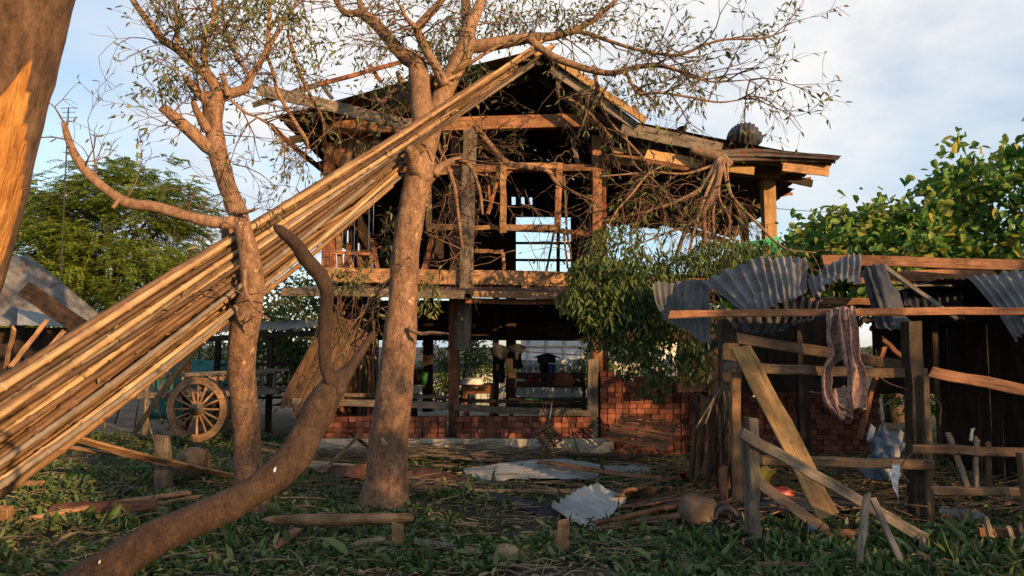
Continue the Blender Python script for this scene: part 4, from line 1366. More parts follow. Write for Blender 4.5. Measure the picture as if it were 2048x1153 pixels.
# thin struts that hang below it
for nm, a, b, w, lab in (('bamboo_strut', G(268, 868), P(455, 612, 7.1), 13, 'bamboo strut propped from the grass up to the bamboo bundle'),
                         ('split_lath', P(120, 868, 6.2), G(462, 952, .06), 15, 'flat split bamboo lath sloping from the bundle to the left tree'),
                         ('thin_lath', P(115, 892, 6.2), G(335, 938, .05), 6, 'thin split cane below the flat lath near the short post')):
    o = bd(nm, a, b, w, .025, 'bamboo', seg=5)
    tag(o, lab, 'bamboo')

# ================================================================== THE WRECKED SHED (right)
shed = thing('wrecked_shed', 'collapsed open shed of posts and beams with torn corrugated sheets at right', 'shed', Vector((3.3, 7.2, 0)))
SB = lambda *a, **k: bd(*a, **k)
def gp(name, x, ytop, w, t, Y, mat, **k):
    return ground_post(name, x, ytop, w, t, Y, mat, shed, **k)


gp('post', 1455, 636, 34, .16, 7.9, 'wood_old')
gp('post', 1470, 742, 17, .09, 7.35, 'wood_tan')
SB('post_cap', (1449, 735, 7.3), (1472, 735, 7.3), 20, .12, 'wood_grey', shed)
gp('post', 1822, 640, 27, .15, 6.95, 'wood_old')
gp('post', 1848, 748, 13, .08, 6.85, 'wood_weathered')
gp('post', 1446, 930, 13, .07, 7.2, 'wood_brown')
gp('post', 1990, 560, 20, .12, 9.4, 'wood_black')
gp('post', 1600, 560, 22, .12, 9.6, 'wood_black')
SB('front_beam', (1334, 629, 7.1), (2120, 622, 6.7), 15, .07, 'wood_brown', shed, seg=6)
SB('brace', (1470, 676, 7.2), (1829, 735, 7.05), 21, .05, 'wood_weathered', shed, seg=5)
SB('cross_beam', (1512, 738, 7.1), (1858, 748, 7.0), 19, .07, 'wood_weathered', shed, seg=5)
SB('back_beam', (1640, 521, 8.6), (2120, 533, 8.2), 21, .09, 'wood_brown', shed)
SB('back_beam', (1690, 558, 8.8), (2010, 546, 8.8), 22, .06, 'wood_brown', shed, torn=(.1, .2))
SB('beam', (1600, 603, 7.8), (1740, 603, 7.8), 14, .06, 'wood_brown', shed)
SB('rail', (1790, 571, 8.2), (1905, 571, 8.2), 5, .04, 'wood_grey', shed)
SB('brace', (1762, 530, 8.3), (1915, 640, 7.8), 9, .04, 'wood_grey', shed)
SB('brace', (1755, 672, 7.4), (1828, 736, 7.1), 10, .04, 'wood_brown', shed, torn=(.1, 0))
SB('brace', (1852, 742, 6.95), (2100, 790, 6.6), 22, .05, 'wood_brown', shed, torn=(.05, 0))
SB('brace', (1718, 880, 7.4), (1768, 690, 7.4), 9, .04, 'wood_red', shed)
SB('low_beam', (1480, 919, 6.95), (1866, 929, 6.8), 17, .09, 'wood_weathered', shed)
SB('beam', (1440, 612, 7.6), (1475, 660, 7.5), 9, .04, 'wood_grey', shed)
SB('ridge_beam', (1720, 640, 9.0), (2120, 640, 9.0), 12, .07, 'wood_black', shed)
# back wall of dark planks added to blacken the inside, and remaining inner roof
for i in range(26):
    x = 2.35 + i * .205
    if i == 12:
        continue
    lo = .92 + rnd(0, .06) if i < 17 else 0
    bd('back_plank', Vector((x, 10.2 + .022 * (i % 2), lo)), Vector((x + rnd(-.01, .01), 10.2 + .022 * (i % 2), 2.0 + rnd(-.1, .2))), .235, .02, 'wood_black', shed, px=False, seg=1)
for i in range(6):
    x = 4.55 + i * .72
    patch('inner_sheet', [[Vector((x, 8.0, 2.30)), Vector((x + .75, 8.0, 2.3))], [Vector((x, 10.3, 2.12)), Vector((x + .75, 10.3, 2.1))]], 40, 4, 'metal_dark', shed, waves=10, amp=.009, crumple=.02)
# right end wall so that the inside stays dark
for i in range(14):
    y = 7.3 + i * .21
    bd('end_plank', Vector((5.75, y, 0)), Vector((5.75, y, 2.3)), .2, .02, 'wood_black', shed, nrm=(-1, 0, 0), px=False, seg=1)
# torn corrugated sheets
def cs(name, rows, waves, mat, nu=None, nv=14, amp=.019, crumple=.025, **k):
    return patch(name, [[P(*p) for p in r] for r in rows], nu or int(waves * 6), nv, mat, shed, waves=waves, amp=amp, crumple=crumple, jag=.05, crease=.016, **k)


cs('torn_sheet', [[(1404, 562, 8.0), (1500, 520, 7.7), (1560, 512, 7.6), (1615, 513, 7.7)], [(1455, 600, 7.5), (1520, 580, 7.2), (1570, 560, 7.15), (1616, 560, 7.3)], [(1490, 628, 7.3), (1530, 622, 7.05), (1575, 596, 6.95), (1612, 588, 7.05)]], 11, 'metal_grey', holes=.22)
cs('torn_sheet', [[(1470, 600, 7.6), (1530, 590, 7.55), (1590, 590, 7.5), (1640, 600, 7.5)], [(1480, 640, 7.4), (1540, 640, 7.4), (1590, 640, 7.4), (1630, 632, 7.4)], [(1488, 664, 7.25), (1530, 668, 7.3), (1570, 652, 7.3), (1612, 640, 7.35)]], 9, 'metal_dark', holes=.15)
cs('torn_sheet', [[(1614, 556, 7.2), (1650, 532, 7.3), (1690, 514, 7.4), (1721, 502, 7.5)], [(1622, 585, 7.0), (1655, 556, 7.0), (1690, 540, 7.1), (1723, 535, 7.2)], [(1638, 610, 7.0), (1652, 570, 6.9), (1688, 556, 6.9), (1724, 572, 7.0)]], 8, 'metal_grey', holes=.2)
cs('torn_sheet', [[(1722, 534, 7.6), (1745, 530, 7.6), (1768, 528, 7.7)], [(1735, 590, 7.3), (1765, 585, 7.2), (1795, 580, 7.4)], [(1752, 656, 7.0), (1790, 658, 6.95), (1832, 654, 7.1)]], 3, 'metal_dark', nu=30, crumple=.04)
cs('torn_sheet', [[(1934, 552, 8.0), (1990, 546, 7.8), (2060, 534, 7.6), (2130, 522, 7.5)], [(1985, 612, 7.2), (2030, 600, 7.0), (2080, 590, 6.9), (2140, 580, 6.8)], [(2026, 676, 6.6), (2060, 664, 6.5), (2100, 655, 6.4), (2150, 640, 6.4)]], 9, 'metal_grey')
cs('torn_sheet', [[(1306, 566, 8.2), (1360, 562, 8.3), (1420, 562, 8.2)], [(1312, 600, 8.15), (1360, 612, 8.2), (1420, 625, 8.15)], [(1328, 636, 8.1), (1370, 662, 8.2), (1423, 692, 8.1)]], 8, 'metal_grey', crumple=.02)
cs('torn_sheet', [[(1800, 540, 8.9), (1860, 546, 8.9), (1925, 556, 8.8)], [(1810, 610, 8.5), (1870, 620, 8.5), (1930, 640, 8.4)]], 8, 'metal_dark')
# fence remains in front of the shed
fence = thing('broken_fence', 'broken low picket fence of grey slats in front of the shed', 'fence', Vector((4.2, 6.5, 0)))
def fb(name, a, b, w, mat='wood_grey', t=.03, **k):
    return bd(name, a, b, w, t, mat, fence, **k)


fb('rail', (1820, 897, 6.6), (2110, 908, 6.4), 17, 'wood_weathered', .05)
fb('rail', (1858, 982, 6.6), (2110, 986, 6.4), 16, 'wood_weathered', .05)
fb('rail', (1956, 1064, 6.1), (2110, 1068, 6.0), 17, 'wood_brown', .05)
fb('picket', (1953, 985, 6.52), (1953, 866, 6.52), 10, 'wood_grey', torn=(0, .05))
fb('picket', (1979, 985, 6.5), (1975, 876, 6.5), 10, 'wood_weathered', torn=(0, .05))
fb('picket', (1936, 978, 6.55), (1893, 858, 6.6), 11, 'wood_grey', torn=(0, .05))
fb('picket', (2014, 1000, 6.4), (2012, 972, 6.4), 9, 'wood_weathered', torn=(0, .03))
fb('post', Vector((P(2040, 690, 6.3).x, 6.3, 0)), (2044, 905, 6.3), 14, 'wood_weathered', .08)
for x, yt in ((1969, 1030), (2013, 1046), (2034, 1040)):
    fb('picket', Vector((P(x, 690, 6.0).x, 6.0, 0)), (x, yt, 6.0), 10, 'wood_grey', torn=(0, .05))
fb('post', Vector((P(1500, 690, 6.1).x, 6.1, 0)), (1503, 832, 6.1), 20, 'wood_grey', .1, torn=(0, .02), seg=8)
fb('post', Vector((P(1487, 690, 6.16).x, 6.16, 0)), (1486, 850, 6.16), 8, 'wood_grey', .04, torn=(0, .05))
fb('fallen_rail', (1480, 864, 6.05), (1853, 1080, 5.95), 21, 'wood_grey', .04, seg=8)
# single boards
def loose(name, a, b, w, t, mat, label, cat, **k):
    return tag(bd(name, a, b, w, t, mat, **k), label, cat, None)


loose('leaning_board', (1478, 690, 7.0), (1658, 1036, 6.35), 42, .03, 'wood_leaning', 'wide pale board leaning diagonally against the shed', 'board', seg=6, nrm=(0, -1, .25))
loose('low_diagonal_board', (1512, 962, 6.7), G(1672, 1078, .03), 21, .04, 'wood_tan', 'sunlit short board sloping to the grass behind the fence post', 'board')
loose('slanted_picket', Vector((P(1703, 690, 5.3).x, 5.32, 0)), (1735, 980, 5.45), 13, .03, 'wood_grey', 'left picket of the crossed pair stuck in the grass', 'picket', torn=(0, .04))
loose('slanted_picket', Vector((P(1795, 690, 5.3).x, 5.28, 0)), (1742, 990, 5.5), 13, .03, 'wood_grey', 'right picket of the crossed pair stuck in the grass', 'picket', torn=(0, .04))
loose('short_stake', G(1843, 1120), (1846, 1078, 5.9), 9, .04, 'wood_grey', 'short stake under the lower end of the fallen rail', 'stake')
# hanging cloth: two strands and a loop over the front beam
cloth = thing('hanging_cloth', 'dirty pink cloth hanging in a loop from the shed beam', 'cloth', P(1688, 622, 6.85))
def strand(name, prof_, Y, mat='cloth_pink'):
    rows = []
    for (xl, xr, y, dy) in prof_:
        rows.append([P(xl, y, Y + dy), P(xl * .66 + xr * .34, y + 2, Y + dy - .035), P(xl * .33 + xr * .67, y - 1, Y + dy + .03), P(xr, y, Y + dy - .02)])
    return patch(name, rows, 40, 80, mat, cloth, crumple=.02, cfreq=4, thick=.002, jag=.03, crease=.010, waves=2.5, amp=.014)


strand('left_strand', [(1654, 1684, 616, .06), (1653, 1682, 630, -.02), (1652, 1680, 670, -.02), (1657, 1690, 706, -.03), (1644, 1664, 735, -.04), (1641, 1662, 775, -.05), (1648, 1672, 805, -.06), (1662, 1700, 825, -.07), (1676, 1700, 837, -.07)], 6.8)
strand('right_strand', [(1680, 1712, 616, .03), (1680, 1712, 632, -.05), (1686, 1716, 670, -.06), (1692, 1718, 712, -.07), (1694, 1732, 742, -.08), (1693, 1733, 785, -.08), (1700, 1728, 818, -.09)], 6.78)
strand('bottom_fold', [(1655, 1705, 776, 0.02), (1656, 1706, 800, -.05), (1668, 1702, 828, -.08)], 6.8)
strand('middle_fold', [(1672, 1696, 616, .0), (1674, 1694, 640, -.09), (1680, 1700, 690, -.10), (1688, 1704, 730, -.1)], 6.77)
for pts_, r, mt, lab in (([(1798, 938, 6.72), (1815, 915, 6.68), (1838, 897, 6.62), (1870, 900, 6.58), (1905, 908, 6.55), (1926, 898, 6.55)], .008, 'bark_twig', 'dry vine looped over the thick post and fence rail'),
                         ([(1798, 936, 6.72), (1806, 950, 6.7), (1818, 966, 6.68)], .006, 'dry_stick', 'short dry vine end hanging beside the low shed beam'),
                         ([(1752, 700, 7.0), (1766, 760, 7.0), (1872, 800, 6.85), (1880, 850, 6.8)], .005, 'bark_twig', 'thin twig trailing below the brace of the shed')):
    tag(pole('dry_vine', [(P(*p), r) for p in pts_], mt, seg=6, n=6), lab, 'vine')
tag(patch('torn_rag', [[P(1786, 930, 6.72), P(1802, 930, 6.70)], [P(1783, 962, 6.7), P(1797, 964, 6.68)], [P(1790, 990, 6.7), P(1796, 1000, 6.69)]], 10, 24, 'cloth_white', crease=.02, crumple=.02, thick=.002), 'pale torn rag hanging from the low shed beam', 'rag')
# tarps and small rubble inside the shed
def crumpled(name, x, y, Y, sx, sy, sz, mat, label, cat, seed=0, on_ground=True):
    """a crushed sack-like or box-like lump with folds"""
    vs, fs = [], []
    nu_, nv_ = 18, 12
    c = P(x, y, Y)
    for j in range(nv_ + 1):
        th = math.pi * j / nv_
        for i in range(nu_):
            ph = 2 * math.pi * i / nu_
            d = Vector((math.sin(th) * math.cos(ph), math.sin(th) * math.sin(ph), math.cos(th)))
            k = 1 + .22 * mnoise.noise(d * 2.2 + Vector((seed, 0, 0))) + .13 * mnoise.noise(d * 6 + Vector((seed, 4, 0)))
            sq = lambda v: math.copysign(abs(v) ** .7, v)
            z = max(-.8, sq(d.z))
            vs.append(Vector((sq(d.x) * sx, sq(d.y) * sy, z * sz)) * k)
    for j in range(nv_):
        for i in range(nu_):
            a = j * nu_ + i; b = j * nu_ + (i + 1) % nu_
            fs.append((a, a + nu_, b + nu_, b))
    return tag(link(name, mesh(name, vs, fs, True), mat, None, c), label, cat)


o = patch('tarp_heap', [[P(1735, 860, 7.7), P(1765, 846, 7.6), P(1800, 868, 7.6)], [P(1728, 900, 7.5), P(1768, 890, 7.3), P(1806, 905, 7.4)], [P(1722, 955, 7.5), P(1770, 962, 7.2), P(1812, 960, 7.4)]], 30, 30, 'plastic_blue', crumple=.05, cfreq=7, crease=.05, thick=.004)
tag(o, 'grey-blue crumpled tarp inside the shed beside the thick post', 'tarp')
crumpled('white_bag', 1790, 905, 7.3, .035, .04, .08, 'debris_pale', 'pale torn bag next to the crumpled tarp in the shed', 'bag', 9)
o = patch('yellow_sheet', [[P(1508, 938, 6.9), P(1530, 932, 6.8), P(1553, 945, 6.75)], [P(1508, 958, 6.85), P(1528, 962, 6.75), P(1540, 962, 6.8)], [P(1512, 985, 6.85), P(1528, 978, 6.8), P(1545, 968, 6.85)]], 14, 14, 'plastic_yellow', crease=.02, thick=.004)
tag(o, 'yellow folded plastic sheet behind the grey fence post', 'plastic')
crumpled('red_basin', 1560, 985, 7.3, .12, .12, .04, 'plastic_red', 'red plastic basin half hidden behind the leaning board', 'basin', 6)
P_CUP = G(1366, 972)
crumpled('blue_bag', 1619, 1060, 6.3, .04, .04, .03, 'cloth_blue', 'small blue bag on the grass below the leaning board', 'bag', 8)
for i, (x, y, Y, w, h, m, lab) in enumerate(((1742, 866, 7.55, 12, 40, 'debris_pale', 'pale broken slat upright left of the tarp in the shed'), (1798, 880, 7.45, 9, 46, 'debris_pale', 'pale broken slat upright against the thick shed post'),
                                             (1590, 880, 7.6, 10, 40, 'wood_brown', 'splintered brown slat behind the leaning board'), (1945, 868, 7.6, 6, 34, 'debris_pale', 'pale thin slat standing behind the picket fence'))):
    o = bd('splintered_board', (x - rnd(2, 6), y + h / 2, Y), (x + rnd(-4, 8), y - h / 2, Y), w, .02, m, torn=(.02, .04), seg=2)
    tag(o, lab, 'board')
o = patch('crushed_sheet', [[G(1480, 1000, .10), G(1600, 985, .2), G(1720, 990, .12)], [G(1500, 1035, .03), G(1610, 1020, .1), G(1730, 1028, .03)]], 30, 10, 'metal_dark', crumple=.06, cfreq=5)
tag(o, 'dark crushed sheet on the floor of the shed behind the fence', 'metal sheet')
o = patch('flat_sheet', [[G(1886, 1012, .09), G(1960, 1022, .10)], [G(1878, 1024, .06), G(1985, 1040, .04)], [G(1935, 1046, .02), G(1990, 1046, .02)]], 24, 10, 'metal_pale', crumple=.03, cfreq=5)
tag(o, 'pale flat metal sheet on the ground behind the picket fence', 'metal sheet')
# rubble inside the shed, too broken to count
tv, tf = [], []
for i in range(760):
    x, y = rnd(1.9, 5.4), rnd(6.7, 9.8)
    a = rnd(0, 6.3); l = rnd(.1, .5); z = rnd(.02, .35) * (0.4 + .6 * abs(mnoise.noise(Vector((x * 2, y * 2, 0)))))
    tube([(x, y, z, .008), (x + math.cos(a) * l, y + math.sin(a) * l, max(.01, z + rnd(-.1, .1)), .006)], 4, vs=tv, fs=tf)
o = link('shed_rubble', mesh('shed_rubble', tv, tf), 'wood_weathered')
tag(o, 'dark splintered rubble on the floor of the shed', 'rubble'); o['kind'] = 'stuff'

# ================================================================== THINGS IN THE YARD
lb_ = [(524, 1040, 4), (545, 1040, 15), (600, 1040, 22), (680, 1040, 23), (760, 1038, 22), (800, 1037, 20), (818, 1036, 17), (827, 1036, 11)]
o, _ = limb('log_bench', [(x, y, 6.35 - .15 * (x - 524) / 300, w) for x, y, w in lb_], 'wood_tan', None, 14, 4, .12, 9)
tag(o, 'long split log lying as a bench seat before the thick trunk', 'bench')
def stake(name, x, yb, yt, w, mat, label, xb=None):
    b_ = G(xb or x, yb); b_.z = -.02
    t_ = P(x, yt, b_.y)
    return tag(bd(name, b_, t_, w, w * .8 * b_.y / FPX, mat, torn=(0, .04), seg=6), label, 'stake')


stake('wooden_stake', 795, 1100, 1042, 21, 'wood_tan', 'stout stake holding the right end of the log bench')
stake('wooden_stake', 1127, 1111, 1034, 24, 'wood_tan', 'split-topped short stake in the grass before the pale metal sheet', 1124)
stake('wooden_stake', 1116, 1108, 1058, 11, 'wood_tan', 'thin side piece beside the split-topped short stake')
stake('wooden_post', 326, 984, 866, 27, 'wood_grey', 'short grey post standing left under the bamboo bundle')
stake('wooden_stake', 8, 1048, 1008, 26, 'wood_tan', 'low pale stump of wood at the left edge of the grass')


def lathe(name, profile, seg, mat, loc, rot, label, cat, parent=None, wob=.02):
    vs, fs = [], []
    for (r, z) in profile:
        for j in range(seg):
            a = 2 * math.pi * j / seg
            k = 1 + wob * mnoise.noise(Vector((math.cos(a) * 2, math.sin(a) * 2, z * 8)))
            vs.append((r * math.cos(a) * k, r * math.sin(a) * k, z))
    for i in range(len(profile) - 1):
        for j in range(seg):
            a = i * seg + j; b = i * seg + (j + 1) % seg
            fs.append((a, b, b + seg, a + seg))
    fs.append(tuple(range(seg - 1, -1, -1)))
    o = link(name, mesh(name, vs, fs, True), mat, parent, loc, rot)
    return tag(o, label, cat) if label else o


from mathutils import Euler
pot_prof = [(.001, 0), (.10, .005), (.15, .05), (.165, .11), (.15, .17), (.12, .205), (.118, .215), (.128, .23), (.12, .232), (.108, .21), (.135, .17), (.15, .11), (.13, .05), (.001, .03)]
p = G(1406, 1056)
lathe('clay_pot', [(.001, 0), (.135, .004), (.152, .02), (.168, .08), (.182, .14), (.178, .185), (.15, .215), (.14, .225), (.15, .24), (.14, .243), (.125, .22), (.16, .18), (.15, .08), (.001, .03)], 26, 'clay', Vector((p.x, p.y + .12, .235)), Euler((math.radians(188), .10, 0)).to_matrix(), 'brown clay pot turned upside down beside the black tyre piece', 'pot')
lathe('red_cup', [(.001, 0), (.03, 0), (.042, .09), (.045, .09), (.04, .088), (.028, .01), (.001, .01)], 14, 'plastic_red', Vector((P_CUP.x, P_CUP.y, .06)), None, 'small red cup among the thatch debris near the tall bricks', 'cup')
p = G(366, 968)
lathe('clay_jar', [(r * 1.15, z * 1.5) for r, z in pot_prof], 26, 'clay', Vector((p.x - .12, p.y + .1, .19)), Euler((0, math.radians(82), .2)).to_matrix(), 'brown clay jar lying on its side behind the short grey post', 'jar')
tv, tf = [], []
pts_ = []
for k in range(14):
    a = math.pi * k / 13
    pts_.append((G(1455, 1058).x - .14 * math.cos(a) * .8, G(1455, 1058).y + .05, .02 + .15 * math.sin(a), .028))
vs, fs = tube(pts_, 10)
tag(link('tyre_piece', mesh('tyre_piece', local(vs, G(1455, 1058)), fs, True), 'rubber', None, G(1455, 1058)), 'black curved piece of tyre beside the clay pot', 'tyre')
# coconut husk
vs, fs = [], []
for j in range(11):
    th = math.pi * j / 10
    for i in range(16):
        ph = 2 * math.pi * i / 16
        d = Vector((math.cos(th), math.sin(th) * math.cos(ph), math.sin(th) * math.sin(ph)))
        r_ = .075 * (1 + .08 * mnoise.noise(d * 3)) + .004 * math.sin(ph * 9)
        vs.append(Vector((d.x * 1.35 * r_, d.y * r_ * .95, d.z * r_ * .9)))
for j in range(10):
    for i in range(16):
        a = j * 16 + i; b = j * 16 + (i + 1) % 16
        fs.append((a, b, b + 16, a + 16))
p = G(1017, 1130)
tag(link('coconut_husk', mesh('coconut_husk', vs, fs, True), 'coir', None, p + Vector((0, .05, .065)), Euler((0, .15, -.4)).to_matrix()), 'pale fibrous coconut husk on the grass at the front', 'coconut husk')

# metal sheets on the ground
o = patch('metal_sheet', [[G(1098, 1010, .12), G(1150, 985, .22), G(1195, 965, .26)], [G(1130, 1030, .10), G(1175, 1005, .14), G(1230, 985, .16)], [G(1180, 1058, .03), G(1222, 1028, .07), G(1266, 984, .14)]], 64, 24, 'metal_pale', waves=8, amp=.017, along='u', crumple=.012, cfreq=3, jag=.03, crease=.008)
tag(o, 'bent pale corrugated sheet lying on the grass behind the short stake', 'metal sheet')
o = patch('metal_sheet', [[G(925, 936, .05), G(1020, 924, .16), G(1120, 918, .18), G(1200, 930, .10)], [G(935, 950, .04), G(1030, 940, .12), G(1130, 938, .13), G(1200, 945, .06)], [G(975, 964, .03), G(1050, 958, .06), G(1140, 958, .08), G(1190, 960, .03)]], 46, 56, 'metal_pale', waves=7, amp=.018, along='v', crumple=.015, cfreq=3, jag=.03, crease=.006)
tag(o, 'long pale sheet with leaves on it lying by the stick heap', 'metal sheet')
o = patch('metal_sheet', [[G(1205, 932, .12), G(1260, 930, .12), G(1298, 934, .1)], [G(1215, 946, .06), G(1260, 948, .06), G(1302, 952, .04)]], 20, 8, 'metal_pale', waves=3, amp=.01, crumple=.02)
tag(o, 'small pale sheet end right of the long pale sheet', 'metal sheet')
o = patch('metal_sheet', [[G(955, 985, .06), G(1020, 992, .09), G(1090, 1010, .08), G(1135, 1035, .05)], [G(965, 998, .02), G(1025, 1010, .03), G(1085, 1032, .03), G(1125, 1052, .02)]], 40, 8, 'metal_dark', waves=3, amp=.01, along='v', crumple=.03)
tag(o, 'dark narrow sheet in the grass left of the bent pale sheet', 'metal sheet')
o = patch('metal_sheet', [[G(640, 932, .10), G(700, 930, .22), G(735, 930, .2)], [G(650, 950, .03), G(700, 958, .10), G(735, 962, .05)]], 24, 10, 'metal_rust', waves=4, amp=.01, crumple=.04)
tag(o, 'rusty bent sheet left of the thick trunk foot', 'metal sheet')
o = patch('metal_sheet', [[G(818, 940, .12), G(860, 936, .15), G(900, 945, .1), G(930, 955, .06)], [G(818, 966, .03), G(862, 962, .06), G(900, 968, .05), G(935, 972, .02)]], 24, 10, 'metal_rust', waves=4, amp=.01, crumple=.05)
tag(o, 'rusty torn sheet right of the thick trunk foot', 'metal sheet')
o = patch('metal_sheet', [[G(1232, 900, .22), G(1260, 894, .25), G(1285, 900, .2)], [G(1216, 915, .10), G(1255, 920, .1), G(1280, 914, .08)]], 16, 8, 'metal_rust', crumple=.02)
tag(o, 'flat rusty plate below the leaning lattice panel', 'metal sheet')

# planks on the ground
for (a, b, w, m, lab) in ((G(582, 924, .10), G(735, 940, .08), 20, 'wood_grey', 'grey plank edge lying left of the thick trunk'),
                          (G(640, 950, .05), P(720, 868, 8.9), 8, 'wood_grey', 'thin grey batten leaning up behind the thick trunk'),
                          (P(698, 862, 9.4), G(745, 900, .1), 8, 'wood_red', 'short reddish batten on the sticks behind the thick trunk'),
                          (G(930, 982, .06), G(1190, 984, .05), 9, 'wood_tan', 'thin pale batten lying across the grass behind the bent sheet'),
                          (G(1110, 908, .2), G(1330, 912, .18), 9, 'wood_dark', 'long dark beam lying before the tall bricks'),
                          (G(1070, 922, .22), G(1330, 958, .14), 11, 'wood_brown', 'brown batten across the long pale sheet'),
                          (G(92, 1020, .05), G(318, 1010, .12), 30, 'wood_red', 'wide broken red-brown plank at the left in the grass'),
                          (G(30, 1042, .05), G(385, 984, .1), 11, 'wood_tan', 'long pale stick over the broken red-brown plank'),
                          (G(290, 1015, .05), G(410, 990, .06), 8, 'wood_tan', 'pale splinter right of the broken red-brown plank'),
                          (G(28, 968, .06), G(88, 968, .06), 14, 'wood_brown', 'short brown log under the bamboo at the left'),
                          (G(536, 1108, .03), G(600, 1056, .10), 17, 'wood_brown', 'brown bark slab leaning by the log bench'),
                          (G(680, 1098, .04), G(772, 1074, .09), 13, 'dry_stick', 'dry stick leaning on the stake of the log bench'),
                          (G(818, 1082, .06), G(980, 1112, .04), 17, 'wood_grey', 'grey split branch lying right of the log bench'),
                          (G(920, 1124, .03), G(986, 1108, .03), 6, 'dry_stick', 'thin stick lying against the coconut husk'),
                          (G(1195, 1058, .05), G(1365, 1030, .10), 14, 'thatch', 'torn thatch strip lying left of the clay pot'),
                          (G(1500, 1132, .06), G(1636, 1132, .06), 18, 'wood_brown', 'low board edge in the weeds at the lower right'),
                          (G(1570, 1104, .04), G(1700, 1112, .05), 9, 'wood_brown', 'thin board lying behind the low board edge'),
                          (G(1640, 1070, .07), G(1740, 1065, .08), 18, 'wood_brown', 'short thick board flat on the grass behind the crossed pickets'),
                          (G(1180, 1048, .08), G(1372, 1008, .16), 9, 'wood_brown', 'split brown lath from the bent sheet towards the clay pot')):
    tag(bd('fallen_plank', a, b, w, .025, m, torn=(.05, .05), seg=5, nrm=(0, -.6, 1)), lab, 'plank')
random.seed(23)
for i in range(46):
    x, y = rnd(150, 1480), rnd(985, 1150)
    a = G(x, y, rnd(.03, .07)); an = rnd(-.5, .5) if random.random() < .75 else rnd(0, 3.1)
    l = rnd(.2, .65)
    b_ = a + Vector((math.cos(an) * l, math.sin(an) * l, rnd(-.01, .05)))
    o = pole('dry_stick', [(a, .007), ((a + b_) / 2 + Vector((0, rnd(-.02, .02), .015)), .0065), (b_, .004)], 'dry_stick', seg=5)
    tag(o, 'thin dry stick lying loose on the shaded grass', 'stick', 'loose sticks on the grass')
for (x0, y0, Y0, x1, y1, Y1, r) in ((1118, 895, 9.8, 1083, 800, 10.6, .012), (1124, 897, 9.7, 1090, 806, 10.6, .010), (1168, 898, 9.9, 1128, 815, 10.7, .010), (1160, 894, 10, 1148, 870, 10.4, .014), (1088, 870, 10.6, 1105, 798, 10.8, .008), (1378, 806, 8.6, 1440, 752, 7.9, .012), (1404, 860, 8.2, 1450, 772, 7.6, .008)):
    a = P(x0, y0, Y0)
    if a.z < .35:
        a.z = 0.01
    o = pole('leaning_stick', [(a, r), (P(x1, y1, Y1), r * .8)], 'dry_stick', seg=6, n=5)
    tag(o, 'thin straight stick leaning against the brick stacks', 'stick', 'sticks leaning on the bricks')
# slatted lattice panels fallen against the bricks
def lattice(name, c00, c10, c01, nu_, nv_, label, mat='thatch', w=.03):
    """panel with corner c00, one edge to c10, the other to c01; slats crosswise over laths"""
    t = thing(name, label, 'panel', c00)
    e1, e2 = c10 - c00, c01 - c00
    nn = e1.cross(e2).normalized()
    if nn.y > 0:
        nn = -nn
    for i in range(nu_):
        u = (i + .5) / nu_
        bd('slat', c00 + e1 * u + e2 * rnd(-.04, .05) + nn * rnd(.0, .014), c00 + e1 * (u + rnd(-.02, .02)) + e2 * (1 + rnd(-.12, .03)) + nn * rnd(.0, .014), w * rnd(.7, 1.2), .008, mat, t, nrm=nn, px=False, seg=2)
    for j in range(nv_):
        v_ = (j + .5) / nv_
        bd('lath', c00 + e2 * v_ - nn * .012, c10 + e2 * v_ - nn * .012, .035, .012, 'wood_dark', t, nrm=nn, px=False, seg=2)
    return t


lattice('bamboo_lattice', P(1200, 880, 10.2), P(1245, 828, 10.6), P(1330, 905, 9.6), 15, 4, 'fallen split-bamboo panel leaning on the tall brick stack')
lattice('bamboo_lattice', P(1090, 905, 9.9), P(1062, 868, 10.3), P(1130, 880, 9.8), 9, 3, 'small broken slat panel on the sticks before the plinth')
lattice('mat_wall', P(558, 812, 11.0), P(642, 862, 10.7), P(655, 622, 11.3), 17, 6, 'brown woven wall mat leaning at the left corner of the house', 'thatch', .075)
hp_ = thing('thatch_heap', 'spread heap of split thatch slats right of the bent sheet', 'thatch', G(1260, 1000))
for i in range(30):
    a = G(rnd(1190, 1330), rnd(985, 1018), rnd(.03, .16)); l = rnd(.4, .9); an = rnd(.0, .5)
    bd('slat', a, a + Vector((math.cos(an) * l, math.sin(an) * l, rnd(.02, .12))), rnd(.015, .03), .008, 'thatch', hp_, nrm=(0, -.4, 1), px=False, seg=3)
# brown thatch hung beside the shed's first post
th = thing('thatch_curtain', 'dark torn thatch slumped against the left shed post', 'thatch', Vector((P(1420, 690, 8.2).x, 8.2, 0)))
for i in range(40):
    x = rnd(1385, 1462); Y = rnd(7.7, 8.4)
    y0 = rnd(770, 860)
    a = P(x, y0, Y); b_ = Vector((a.x + rnd(-.15, .12), Y + rnd(-.2, .1), rnd(.02, .3)))
    bd('strip', b_, a, rnd(.02, .05), .008, random.choice(['thatch', 'wood_dark', 'thatch']), th, px=False, seg=3, torn=(.05, .08), bow=rnd(-.05, .05))
for (x0, y0, x1, y1) in ((1440, 760, 1462, 890), (1446, 756, 1470, 905), (1452, 770, 1480, 920), (1436, 770, 1410, 850), (1448, 765, 1390, 860)):
    bd('pale_strip', P(x0, y0, 7.5), P(x1, y1, 7.4), 3, .006, 'dry_stick', th, seg=3)
# fallen brown bark slab
o = patch('bark_slab', [[G(1228, 985, .2), G(1280, 972, .24), G(1345, 975, .16)], [G(1238, 1000, .05), G(1285, 996, .1), G(1350, 990, .05)]], 24, 10, 'thatch', crumple=.05, cfreq=6, thick=.02)
tag(o, 'curved brown bark slab behind the spread thatch heap', 'bark')

